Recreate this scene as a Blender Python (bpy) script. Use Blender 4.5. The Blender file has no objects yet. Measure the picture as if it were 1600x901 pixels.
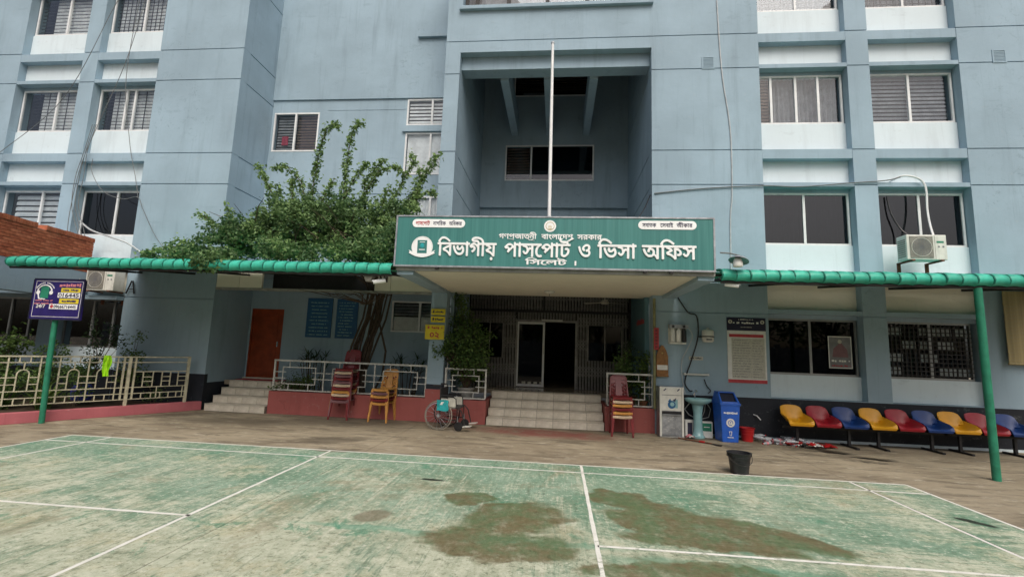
import bpy, bmesh, math, random
import numpy as np
from mathutils import Vector, Matrix, Euler
random.seed(7); rng = np.random.default_rng(7)
sc = bpy.context.scene
COL = sc.collection
R = math.radians

# ------------------------------------------------------------------ camera
cam = bpy.data.cameras.new('camera'); cam.sensor_width = 36.0; cam.lens = 16.38
cam.clip_start = 0.05; cam.clip_end = 2000
co = bpy.data.objects.new('camera', cam); COL.objects.link(co); sc.camera = co
co.matrix_world = (Matrix.Translation((1.5849, -7.6004, 1.7296)) @ Matrix.Rotation(0.0983, 4, 'Z')
                   @ Matrix.Rotation(math.pi/2 + 0.1325, 4, 'X') @ Matrix.Rotation(0.0363, 4, 'Z'))
# ------------------------------------------------------------------ sky, sun, exposure
w = bpy.data.worlds.new('World'); sc.world = w; w.use_nodes = True
nt = w.node_tree; bg = nt.nodes['Background']
sky = nt.nodes.new('ShaderNodeTexSky'); sky.sky_type = 'NISHITA'; sky.sun_disc = False
sky.sun_elevation = R(53); sky.sun_rotation = R(163); sky.air_density = 1.0; sky.dust_density = 7.0; sky.ozone_density = 1.0
nt.links.new(sky.outputs[0], bg.inputs[0]); bg.inputs[1].default_value = 0.11
sl = bpy.data.lights.new('sun', 'SUN'); sl.energy = 1.3; sl.angle = R(42); sl.color = (1, .99, .97)
so = bpy.data.objects.new('sun', sl); COL.objects.link(so)
# direction to the sun: azimuth 163 deg from +Y clockwise
_az, _el = R(163), R(53)
_d = Vector((math.sin(_az)*math.cos(_el), math.cos(_az)*math.cos(_el), math.sin(_el)))
so.rotation_euler = _d.to_track_quat('Z', 'Y').to_euler(); so.location = _d*40
vs = sc.view_settings; vs.view_transform = 'Standard'; vs.look = 'None'; vs.exposure = 0.26; vs.gamma = 1
sc.cycles.max_bounces = 8; sc.cycles.diffuse_bounces = 4; sc.cycles.transparent_max_bounces = 12
sc.cycles.sample_clamp_indirect = 4

# ------------------------------------------------------------------ materials
class NT:
    def __init__(s, name):
        s.m = bpy.data.materials.new(name); s.m.use_nodes = True
        s.t = s.m.node_tree; s.b = s.t.nodes['Principled BSDF']
        s.tc = s.t.nodes.new('ShaderNodeTexCoord')
    def n(s, typ, **kw):
        x = s.t.nodes.new('ShaderNode'+typ)
        for k, v in kw.items(): setattr(x, k, v)
        return x
    def l(s, a, b): s.t.links.new(a, b)
    def val(s, sock, v):
        if hasattr(v, 'is_output'): s.l(v, sock)
        elif isinstance(v, (tuple, list)) and len(v) == 3 and sock.type == 'RGBA': sock.default_value = (*v, 1)
        else: sock.default_value = v
    def noise(s, scale=(1, 1, 1), detail=5, rough=.6, off=0, vec=None, dist=0):
        mp = s.n('Mapping'); s.l(vec or s.tc.outputs['Object'], mp.inputs[0])
        mp.inputs['Scale'].default_value = scale if isinstance(scale, tuple) else (scale,)*3
        mp.inputs['Location'].default_value = (off, off*.7, off*1.3)
        x = s.n('TexNoise'); s.l(mp.outputs[0], x.inputs['Vector']); x.inputs['Scale'].default_value = 1
        x.inputs['Detail'].default_value = detail; x.inputs['Roughness'].default_value = rough
        x.inputs['Distortion'].default_value = dist
        return x.outputs['Fac']
    def ramp(s, fac, a, b, lo=0., hi=1.):
        x = s.n('MapRange'); x.clamp = True; x.interpolation_type = 'SMOOTHSTEP'
        s.val(x.inputs[0], fac); x.inputs[1].default_value = a; x.inputs[2].default_value = b
        x.inputs[3].default_value = lo; x.inputs[4].default_value = hi
        return x.outputs[0]
    def math(s, op, a, b=0., c=0.):
        x = s.n('Math', operation=op); s.val(x.inputs[0], a); s.val(x.inputs[1], b); s.val(x.inputs[2], c); return x.outputs[0]
    def mix(s, f, a, b, mode='MIX'):
        x = s.n('Mix', data_type='RGBA', blend_type=mode); s.val(x.inputs[0], f); s.val(x.inputs[6], a); s.val(x.inputs[7], b); return x.outputs[2]
    def bump(s, h, st=.3, d=.02):
        x = s.n('Bump'); s.l(h, x.inputs['Height']); x.inputs['Strength'].default_value = st; x.inputs['Distance'].default_value = d
        s.l(x.outputs[0], s.b.inputs['Normal'])
    def out(s, col=None, rough=None, metal=None, spec=None):
        if col is not None: s.val(s.b.inputs['Base Color'], col)
        if rough is not None: s.val(s.b.inputs['Roughness'], rough)
        if metal is not None: s.b.inputs['Metallic'].default_value = metal
        if spec is not None: s.b.inputs['Specular IOR Level'].default_value = spec
        return s.m
def simple(name, col, rough=.5, metal=0, spec=.4, var=.18, scale=6, bump=0, bscale=60, streak=0):
    n = NT(name); f = n.ramp(n.noise(scale, 6, .65), .3, .7)
    dk = tuple(c*(1-var) for c in col); lt = tuple(min(1, c*(1+var)) for c in col)
    c = n.mix(f, dk, lt)
    if streak:
        g = n.ramp(n.noise((9, 9, .5), 4, .6, 3), .45, .75)
        c = n.mix(n.math('MULTIPLY', g, streak), c, tuple(x*.45 for x in col))
    if bump: n.bump(n.noise(bscale, 4, .6, 5), bump, .01)
    return n.out(c, rough, metal, spec)
def wall_paint(name, col, streak=.35, mott=.12, rough=.75):
    n = NT(name)
    a = n.noise(.55, 6, .6, 1); b = n.noise((3.2, 3.2, .35), 5, .62, 4); c = n.noise(7, 6, .7, 9); d = n.noise((1.2, 1.2, 3.5), 6, .7, 12)
    k = n.mix(n.ramp(a, .3, .72), tuple(x*(1-mott) for x in col), tuple(x*(1+mott*.7) for x in col))
    k = n.mix(n.math('MULTIPLY', n.ramp(b, .5, .78), streak), k, tuple(x*.55 for x in col))
    k = n.mix(n.math('MULTIPLY', n.ramp(c, .58, .75), .22), k, (.40, .43, .42))
    sp = n.math('MULTIPLY', n.ramp(n.noise(.38, 4, .6, 31), .52, .66), n.ramp(n.noise(4.5, 9, .85, 33, dist=1.0), .54, .62))
    k = n.mix(n.math('MULTIPLY', sp, min(.42, streak)), k, tuple(x*.42 for x in col))
    k = n.mix(n.math('MULTIPLY', n.ramp(n.noise((14, 14, .45), 6, .75, 35), .56, .70), streak*.5), k, tuple(x*.5 for x in col))
    k = n.mix(n.math('MULTIPLY', n.ramp(d, .60, .68), .22), k, tuple(x*.6 for x in col))
    h = n.math('ADD', n.noise(2.2, 5, .6, 20), n.math('MULTIPLY', n.noise(45, 3, .5, 21), .25))
    n.bump(h, .22, .03)
    return n.out(k, rough, 0, .25)
MAT = {}
MAT['wall'] = wall_paint('blue_grey_wall_paint', (.315, .425, .50), .42)
MAT['white'] = wall_paint('white_wall_paint', (.67, .77, .81), .26, .05)
MAT['skirt'] = wall_paint('black_skirting_paint', (.022, .026, .034), .2, .25, .55)
MAT['red'] = wall_paint('red_oxide_paint', (.36, .105, .095), .45, .15, .6)
MAT['pink'] = wall_paint('pink_kerb_paint', (.50, .15, .17), .55, .2, .65)
MAT['teal'] = wall_paint('teal_wall_paint', (.12, .23, .27))
MAT['ceil'] = wall_paint('cream_ceiling_paint', (.76, .72, .60), .1, .06)
MAT['cement'] = simple('grey_cement', (.30, .30, .28), .85, 0, .2, .2, 4, .3, 50, .3)
MAT['roofdark'] = simple('dark_roof_concrete', (.13, .13, .11), .95, 0, .1, .4, 5, .3)  # hidden canopy roof, darkened to cut light bounced into the recess
MAT['alu'] = simple('white_aluminium', (.74, .76, .76), .38, 0, .45, .08, 3, 0, 60, .12)
MAT['alud'] = simple('dull_aluminium', (.30, .31, .31), .4, .6, .45, .15, 3)
MAT['iron'] = simple('dark_iron', (.03, .028, .027), .55, .3, .4, .3, 12)
MAT['black'] = simple('black_plastic', (.018, .018, .02), .42, 0, .45, .25, 8)
MAT['rubber'] = simple('black_rubber', (.02, .02, .02), .8, 0, .25, .3, 10)
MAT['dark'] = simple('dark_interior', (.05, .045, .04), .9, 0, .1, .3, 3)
MAT['curtain'] = simple('pale_curtain', (.74, .75, .74), .9, 0, .1, .15, 4)
MAT['curtain2'] = simple('grey_curtain', (.22, .225, .235), .9, 0, .1, .2, 5)
MAT['slat'] = simple('pale_louvre', (.55, .57, .58), .5, 0, .3, .12, 4)
MAT['slatbrown'] = simple('brown_louvre', (.10, .065, .045), .6, 0, .3, .25, 4)
MAT['rail'] = simple('grey_white_rail_paint', (.55, .55, .51), .5, .1, .4, .22, 9, .15, 80, .35)
MAT['cream'] = simple('cream_fence_paint', (.50, .47, .34), .55, 0, .35, .25, 9, .2, 70, .45)
MAT['gpost'] = simple('green_post_paint', (.02, .19, .11), .42, 0, .45, .22, 7, .1, 40, .3)
MAT['door'] = simple('red_brown_door', (.26, .045, .012), .45, 0, .4, .25, 4, .1, 30)
MAT['gate'] = simple('grey_gate_steel', (.27, .26, .245), .45, .35, .4, .25, 8)
MAT['steelgrey'] = simple('galvanised_steel', (.36, .38, .40), .4, .55, .45, .25, 9, 0, 60, .35)
MAT['wheelgrey'] = simple('grey_tyre', (.24, .22, .18), .7, 0, .3, .2, 8)
MAT['acwhite'] = simple('aged_white_plastic', (.66, .66, .60), .45, 0, .4, .1, 5, 0, 60, .25)
MAT['acgrey'] = simple('grey_fan_grille', (.22, .21, .18), .6, 0, .3, .2, 12)
MAT['rust'] = simple('rusty_bracket', (.16, .06, .035), .8, .1, .2, .35, 15)
MAT['wire'] = simple('grey_cable', (.16, .17, .17), .6, 0, .3, .2, 6)
MAT['wirew'] = simple('pale_conduit', (.45, .48, .49), .5, 0, .3, .15, 6)
MAT['poleW'] = simple('white_pole_paint', (.78, .79, .78), .35, 0, .5, .06, 5)
MAT['ink'] = simple('white_letter_acrylic', (.85, .87, .86), .35, 0, .5, .04, 3)
MAT['inkdark'] = simple('dark_print', (.05, .05, .09), .6)
MAT['inkred'] = simple('red_print', (.45, .05, .06), .55)
MAT['inkgold'] = simple('gold_print', (.42, .33, .10), .55)
MAT['inkpink'] = simple('pink_print', (.62, .22, .25), .55)
MAT['navy'] = simple('navy_board', (.022, .014, .12), .4)
MAT['navydk'] = simple('dark_navy_board', (.014, .014, .04), .4)
MAT['yellow'] = simple('yellow_plate', (.68, .55, .03), .5, 0, .4, .1)
MAT['blueboard'] = simple('blue_board', (.018, .105, .24), .45, 0, .4, .12)
MAT['greenprint'] = simple('green_print', (.02, .20, .12), .5)
MAT['grout'] = simple('dark_grout', (.24, .22, .18), .9, 0, .1, .2)
MAT['tile'] = None
MAT['mar'] = simple('maroon_plastic', (.17, .022, .026), .34, 0, .5, .15, 8)
MAT['tan'] = simple('tan_plastic', (.55, .27, .07), .36, 0, .5, .18, 9)
MAT['creamp'] = simple('cream_plastic', (.60, .47, .33), .36, 0, .5, .12, 9)
MAT['purple'] = simple('purple_brown_plastic', (.20, .10, .11), .36, 0, .5, .15, 9)
MAT['sy'] = simple('yellow_seat_plastic', (.66, .32, .012), .42, 0, .5, .08, 6)
MAT['sr'] = simple('crimson_seat_plastic', (.30, .010, .02), .42, 0, .5, .1, 6)
MAT['sb'] = simple('blue_seat_plastic', (.010, .042, .18), .42, 0, .5, .1, 6)
MAT['bin'] = simple('blue_bin_plastic', (.022, .11, .50), .42, 0, .45, .12, 6)
MAT['bindark'] = simple('bin_opening_dark', (.01, .012, .03), .7)
MAT['redp'] = simple('red_plastic', (.48, .018, .02), .38, 0, .5, .12, 6)
MAT['basin'] = simple('aqua_ceramic', (.26, .46, .48), .16, 0, .55, .1, 5)
MAT['chrome'] = simple('chrome', (.62, .63, .64), .18, .9, .5, .05, 5)
MAT['wood'] = simple('varnished_wood', (.26, .12, .035), .4, 0, .45, .3, 14)
MAT['paper'] = simple('white_paper', (.72, .72, .68), .75, 0, .2, .08, 8)
MAT['paperold'] = simple('printed_paper', (.50, .49, .42), .7, 0, .2, .14, 22)
MAT['lime'] = simple('lime_cloth', (.42, .95, .02), .7, 0, .25, .2, 12)
MAT['towel'] = simple('faded_red_towel', (.30, .05, .08), .9, 0, .1, .4, 30)
MAT['bluecloth'] = simple('blue_cloth', (.05, .06, .30), .85, 0, .1, .2, 12)
MAT['tealcloth'] = simple('teal_cloth', (.03, .32, .34), .8, 0, .2, .2, 12)
MAT['bark'] = simple('brown_bark', (.10, .075, .055), .9, 0, .2, .35, 18, .5, 60)
MAT['stemdark'] = simple('dark_climber_bark', (.055, .042, .032), .9, 0, .2, .35, 18, .5, 60)
MAT['soil'] = simple('garden_soil', (.075, .055, .038), .95, 0, .1, .4, 5, .6, 20)
MAT['terra'] = simple('clay_pot', (.26, .11, .06), .75, 0, .25, .25, 7)
MAT['bamboo'] = simple('bamboo_slats', (.33, .27, .14), .7, 0, .25, .25, 10)
MAT['pvc'] = simple('olive_pipe', (.24, .24, .12), .6, 0, .3, .25, 6)
MAT['fanbrown'] = simple('cream_fan_blade', (.5, .47, .40), .45)

def brickmat(i):
    c = [(.38, .115, .058), (.33, .095, .05), (.43, .14, .075)][i]
    return simple('red_brick_'+'abc'[i], c, .85, 0, .2, .25, 9, .4, 60)
BR = [brickmat(i) for i in range(3)]
def tilemat():
    n = NT('cream_stone_tile'); c = n.mix(n.ramp(n.noise(3, 5, .6), .3, .7), (.58, .53, .44), (.69, .64, .54))
    c = n.mix(n.math('MULTIPLY', n.ramp(n.noise(2.2, 8, .78, 5), .49, .68), .45), c, (.30, .26, .19)); c = n.mix(n.math('MULTIPLY', n.ramp(n.noise(11, 6, .8, 8), .56, .70), .4), c, (.2, .17, .12))
    return n.out(c, .35, 0, .45)
MAT['tile'] = tilemat()
def floortile():
    n = NT('porch_floor_tile'); c = n.mix(n.ramp(n.noise(3, 5, .6), .3, .7), (.30, .25, .19), (.38, .33, .25))
    return n.out(c, .2, 0, .5)
MAT['floor'] = floortile()
def awnmat():
    n = NT('green_awning_sheet')
    c = n.mix(n.ramp(n.noise(5, 5, .6), .3, .7), (.02, .30, .205), (.06, .50, .36))
    c = n.mix(n.math('MULTIPLY', n.ramp(n.noise(14, 6, .75, 4), .56, .72), .5), c, (.22, .42, .34))
    c = n.mix(n.math('MULTIPLY', n.ramp(n.noise((4, 4, 9), 5, .7, 8), .58, .75), .55), c, (.02, .10, .07))
    oi = n.n('ObjectInfo'); c = n.mix(n.math('MULTIPLY', oi.outputs['Random'], .35), c, (.03, .19, .14))
    return n.out(c, n.ramp(n.noise(8, 5, .7, 21), .3, .7, .25, .6), 0, .3)
MAT['awn'] = awnmat()
MAT['awnrib'] = simple('green_awning_rib', (.012, .17, .12), .5, 0, .35, .25, 9)
def signmat():
    n = NT('sign_green_panel')
    st = n.noise((14, 1, .25), 4, .7, 2); st2 = n.noise((60, 1, .4), 3, .6, 6)
    c = n.mix(n.ramp(st, .3, .75), (.034, .165, .152), (.060, .225, .208))
    c = n.mix(n.math('MULTIPLY', n.ramp(st2, .5, .8), .35), c, (.10, .24, .23))
    n.bump(n.noise((40, 1, .2), 2, .5, 3), .1, .005)
    return n.out(c, .4, 0, .4)
MAT['sign'] = signmat()
def glass(name, tint, refl_ior, rough=.02):
    m = bpy.data.materials.new(name); m.use_nodes = True; t = m.node_tree; t.nodes.remove(t.nodes['Principled BSDF'])
    tr = t.nodes.new('ShaderNodeBsdfTransparent'); tr.inputs[0].default_value = (*tint, 1)
    gl = t.nodes.new('ShaderNodeBsdfGlossy'); gl.inputs['Roughness'].default_value = rough; gl.inputs[0].default_value = (.95, .97, 1, 1)
    fr = t.nodes.new('ShaderNodeFresnel'); ge = t.nodes.new('ShaderNodeNewGeometry'); mr = t.nodes.new('ShaderNodeMapRange')
    mr.inputs[3].default_value = refl_ior; mr.inputs[4].default_value = 1/refl_ior   # a thin pane: the same reflection on its back face
    t.links.new(ge.outputs['Backfacing'], mr.inputs[0]); t.links.new(mr.outputs[0], fr.inputs[0])
    mx = t.nodes.new('ShaderNodeMixShader'); t.links.new(fr.outputs[0], mx.inputs[0]); t.links.new(tr.outputs[0], mx.inputs[1]); t.links.new(gl.outputs[0], mx.inputs[2])
    t.links.new(mx.outputs[0], t.nodes['Material Output'].inputs[0]); return m
MAT['glass'] = glass('window_glass', (.93, .95, .96), 1.5)
MAT['tint'] = glass('tinted_window_glass', (.24, .25, .26), 1.38)
MAT['tintu'] = glass('grey_tinted_glass', (.34, .35, .37), 1.62)
MAT['bottle'] = simple('clear_bottle_plastic', (.66, .70, .74), .15, 0, .6, .1)
MAT['bottle'].node_tree.nodes['Principled BSDF'].inputs['Transmission Weight'].default_value = .45

def leafmat(name, a, b, trans=.25):
    n = NT(name); at = n.n('Attribute'); at.attribute_name = 'tint'
    c = n.mix(at.outputs['Fac'], a, b); n.out(c, .5, 0, .35)
    tl = n.n('BsdfTranslucent'); n.l(c, tl.inputs[0]); mx = n.n('MixShader'); mx.inputs[0].default_value = trans
    n.l(n.b.outputs[0], mx.inputs[1]); n.l(tl.outputs[0], mx.inputs[2]); n.l(mx.outputs[0], n.t.nodes['Material Output'].inputs[0])
    return n.m
MAT['leaf'] = leafmat('bougainvillea_leaf', (.06, .13, .05), (.29, .43, .15), .3)
MAT['leafd'] = leafmat('dark_shrub_leaf', (.05, .105, .03), (.16, .25, .06))
MAT['leafp'] = leafmat('palm_leaf', (.018, .045, .018), (.06, .11, .03))
MAT['leafg'] = leafmat('garden_leaf', (.04, .09, .02), (.16, .24, .05))

# ---- ground materials
def stainmask(n, ells, warp=.35, ws=1.6, soft=.25, off=0):
    """union of ellipses (x, y, rx, ry, deg) in plan, with a ragged edge"""
    nz = n.n('TexNoise'); mp = n.n('Mapping'); n.l(n.tc.outputs['Object'], mp.inputs[0]); mp.inputs['Location'].default_value = (off, off, 0)
    n.l(mp.outputs[0], nz.inputs['Vector']); nz.inputs['Scale'].default_value = ws; nz.inputs['Detail'].default_value = 6; nz.inputs['Roughness'].default_value = .62
    v = n.n('VectorMath', operation='SUBTRACT'); n.l(nz.outputs['Color'], v.inputs[0]); v.inputs[1].default_value = (.5, .5, .5)
    v2 = n.n('VectorMath', operation='SCALE'); n.l(v.outputs[0], v2.inputs[0]); v2.inputs[3].default_value = warp*2
    v3 = n.n('VectorMath', operation='ADD'); n.l(n.tc.outputs['Object'], v3.inputs[0]); n.l(v2.outputs[0], v3.inputs[1])
    best = None
    for x, y, rx, ry, dg in ells:
        m1 = n.n('Mapping'); m1.vector_type = 'TEXTURE'; n.l(v3.outputs[0], m1.inputs[0])
        m1.inputs['Location'].default_value = (x, y, 0); m1.inputs['Rotation'].default_value = (0, 0, R(dg)); m1.inputs['Scale'].default_value = (rx, ry, 1e3)
        ln = n.n('VectorMath', operation='LENGTH'); n.l(m1.outputs[0], ln.inputs[0])
        best = ln.outputs['Value'] if best is None else n.math('MINIMUM', best, ln.outputs['Value'])
    return n.ramp(best, 1.0-soft, 1.0+soft*.3, 1, 0)
def concrete():
    n = NT('weathered_concrete')
    c = n.mix(n.ramp(n.noise(.5, 7, .65), .3, .7), (.205, .168, .115), (.35, .30, .212))
    c = n.mix(n.math('MULTIPLY', n.ramp(n.noise((1.2, 4.5, 1), 8, .72, 3, dist=.6),   .47, .62), .75), c, (.13, .108, .076))
    c = n.mix(n.math('MULTIPLY', n.ramp(n.noise((2.5, 7, 1), 8, .75, 7), .54, .66), .7), c, (.46, .42, .33))
    c = n.mix(n.math('MULTIPLY', n.ramp(n.noise(9, 7, .75, 11), .60, .72), .4), c, (.12, .105, .08))
    red = stainmask(n, [(1.35, 2.75, 1.7, .55, -4)], .35, 2.2, .5, 3)
    c = n.mix(n.math('MULTIPLY', red, n.ramp(n.noise(2.5, 6, .7, 14), .25, .6)), c, (.25, .095, .075))
    foot_grime_shade = stainmask(n, [(-3.4, 3.5, 2.4, .16, 0), (1.3, 3.45, 3.0, .12, 0), (4.6, 3.2, 1.0, .35, 0), (8.5, 3.35, 3.5, .22, 0), (-6.2, 3.45, .9, .2, 0)], .22, 3.5, .6, 12)  # wall-base grime, also darkened in place of contact shadow
    c = n.mix(n.math('MULTIPLY', foot_grime_shade, .6), c, (.085, .075, .055))
    wet = stainmask(n, [(-3.2, 2.9, 1.6, .7, 8), (-2.4, .9, .9, .35, 30), (-2.0, .1, .45, .18, 5), (-5.2, 2.2, 1.8, .5, 4), (6.7, 2.55, .7, .28, -25), (7.3, 1.95, .75, .13, -12), (6.6, 2.0, .5, .1, -30),
        (7.15, 1.55, .38, .1, -15), (4.6, 2.7, 1.0, .16, -40), (3.9, .15, .9, .12, 0), (-7.0, 2.6, .9, .3, 40)], .42, 2.3, .45, 0)
    wet2 = stainmask(n, [(7.0, 2.35, .30, .16, -20), (7.4, 1.85, .4, .10, -14), (6.75, 2.62, .3, .10, -25), (7.2, 1.5, .26, .08, -10)], .25, 3.2, .4, 5)
    c = n.mix(n.math('MULTIPLY', wet, .55), c, (.075, .062, .045)); c = n.mix(wet2, c, (.028, .025, .018))
    ro = n.math('SUBTRACT', .85, n.math('MULTIPLY', wet2, .5)); n.bump(n.math('ADD', n.noise((3, 14, 1), 6, .7, 31), n.math('MULTIPLY', n.noise(60, 3, .6, 30), .3)), .3, .02)
    return n.out(c, ro, 0, .3)
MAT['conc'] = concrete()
def court():
    n = NT('worn_green_court_paint')
    side = n.n('SeparateXYZ'); n.l(n.tc.outputs['Object'], side.inputs[0]); X = side.outputs[0]; Y = side.outputs[1]
    left = n.ramp(X, 1.6, 3.2, 1, 0)
    sy = n.math('ADD', n.math('MULTIPLY', n.noise((11, .6, 1), 7, .75, 2), .5), n.math('MULTIPLY', n.noise((30, 2.2, 1), 6, .78, 3), .5))
    sx = n.math('ADD', n.math('MULTIPLY', n.noise((.8, 13, 1), 7, .75, 5), .5), n.math('MULTIPLY', n.noise((2.4, 34, 1), 6, .78, 6), .5))
    strk = n.math('ADD', n.math('MULTIPLY', sy, left), n.math('MULTIPLY', sx, n.math('SUBTRACT', 1, left)))
    big = n.noise(.62, 7, .68, 1, dist=.5); mid = n.noise(2.6, 9, .78, 8, dist=.5); fine = n.noise(13, 8, .82, 33); grit = n.noise(24, 6, .85, 37)
    g = n.mix(n.ramp(n.noise(.9, 7, .65, 15), .36, .64), (.135, .25, .165), (.25, .355, .26))
    wear = n.math('ADD', n.math('MULTIPLY', big, .42), n.math('ADD', n.math('MULTIPLY', strk, .42), n.math('ADD', n.math('MULTIPLY', mid, .24), n.math('MULTIPLY', fine, .12))))
    wear = n.math('ADD', wear, n.ramp(Y, -5.0, .3, .06, -.06))
    conc = n.mix(n.ramp(mid, .34, .64), (.325, .345, .24), (.53, .545, .41))
    conc = n.mix(n.math('MULTIPLY', n.ramp(n.noise(1.1, 7, .7, 22), .5, .64), .6), conc, (.47, .42, .26))
    c = n.mix(n.ramp(wear, .53, .655, 0, .92), g, conc)
    c = n.mix(n.math('MULTIPLY', n.ramp(strk, .53, .62), .55), c, (.56, .56, .45))
    c = n.mix(n.math('MULTIPLY', n.ramp(strk, .47, .38), .6), c, (.10, .145, .09))
    c = n.mix(n.math('MULTIPLY', n.ramp(n.noise(1.4, 8, .75, 40, dist=.5), .57, .64), .7), c, (.065, .235, .14))
    c = n.mix(n.math('MULTIPLY', n.ramp(fine, .53, .62), .75), c, (.60, .60, .48))
    c = n.mix(n.math('MULTIPLY', n.ramp(fine, .47, .38), .7), c, (.12, .14, .085))
    c = n.mix(n.math('MULTIPLY', n.ramp(grit, .55, .66), .6), c, (.13, .14, .09))
    c = n.mix(n.math('MULTIPLY', n.ramp(n.noise(.75, 8, .72, 71, dist=.6), .55, .66), .5), c, (.23, .20, .12))
    # fresh green band where an old line was painted out
    gb = stainmask(n, [(-.05, -3.02, .9, .06, -1), (1.2, -3.08, 1.2, .08, 0), (3.2, -3.35, 1.3, .16, -4)], .12, 3, .4, 9)
    c = n.mix(n.math('MULTIPLY', gb, .5), c, (.06, .26, .165))
    damp = stainmask(n, [(2.35, -1.55, .46, .30, -8), (2.85, -2.0, .62, .36, -38), (3.45, -2.35, .75, .36, -22), (3.95, -2.6, .42, .26, -30), (2.9, -2.75, .8, .22, -4), (2.6, -2.35, .55, .3, -30), (3.3, -2.75, .6, .2, -10), (1.2, -2.45, .62, .52, 30), (.95, -3.1, .55, .42, 10), (1.35, -3.2, .5, .3, 0), (3.0, -3.45, .8, .22, -6), (2.2, -3.5, .4, .2, 0),
       (.6, -1.95, .3, .25, 30)], .34, 2.4, .22, 0)
    c = n.mix(n.math('MULTIPLY', n.ramp(n.noise(1.6, 8, .75, 66), .42, .62), n.math('MULTIPLY', stainmask(n, [(3.1, -2.2, 1.7, 1.0, -20), (1.1, -2.7, 1.1, .95, 0), (2.9, -3.4, 1.4, .4, 0), (-.4, -2.6, .7, .4, 0), (.2, -1.5, .9, .35, 20)], .5, 1.4, .7, 11), .55)), c, (.15, .16, .085))
    brown = n.mix(n.ramp(n.noise(2.2, 8, .75, 50), .40, .60), (.145, .115, .055), (.10, .155, .07))
    brown = n.mix(n.math('MULTIPLY', n.ramp(fine, .50, .62), .55), brown, (.21, .185, .11)); brown = n.mix(n.math('MULTIPLY', n.ramp(fine, .46, .36), .6), brown, (.06, .055, .03)); brown = n.mix(n.math('MULTIPLY', n.ramp(strk, .55, .64), .4), brown, (.22, .22, .14))
    brown = n.mix(n.ramp(n.noise(3, 6, .7, 52), .60, .70, 0, .7), brown, (.17, .10, .055))
    damp2 = n.math('MULTIPLY', damp, n.ramp(n.noise(5.5, 7, .75, 61), .30, .50, .45, 1)); c = n.mix(n.math('MULTIPLY', damp2, .9), c, brown)
    small = stainmask(n, [(0, -1.28, .17, .045, -4), (6.33, -1.58, .2, .075, -45)], .07, 6, .3, 2)
    c = n.mix(small, c, (.035, .045, .032))
    patch = stainmask(n, [(-2.05, .02, .36, .12, 3), (-.25, -2.7, .2, .17, 55)], .06, 4, .25, 4)
    c = n.mix(n.math('MULTIPLY', patch, .7), c, (.165, .135, .085))
    ro = n.math('SUBTRACT', .8, n.math('MULTIPLY', n.math('MAXIMUM', damp, small), .35))
    n.bump(n.math('ADD', strk, n.math('MULTIPLY', fine, .5)), .4, .02)
    return n.out(c, ro, 0, .3)
MAT['court'] = court()
def linemat():
    n = NT('worn_white_line_paint'); c = n.mix(n.ramp(n.noise(6, 6, .7), .3, .7), (.66, .65, .58), (.78, .77, .71))
    x = n.n('SeparateXYZ'); n.l(n.tc.outputs['Object'], x.inputs[0])
    near = n.math('MULTIPLY', n.ramp(x.outputs[1], -2.6, -3.3), n.ramp(x.outputs[0], 1.5, 1.9))
    th = n.math('ADD', n.noise(8, 7, .8, 6), n.math('MULTIPLY', near, .10))
    c = n.mix(n.ramp(th, .60, .68, 0, .85), c, (.33, .35, .27)); return n.out(c, .75, 0, .25)
MAT['line'] = linemat()

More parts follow.
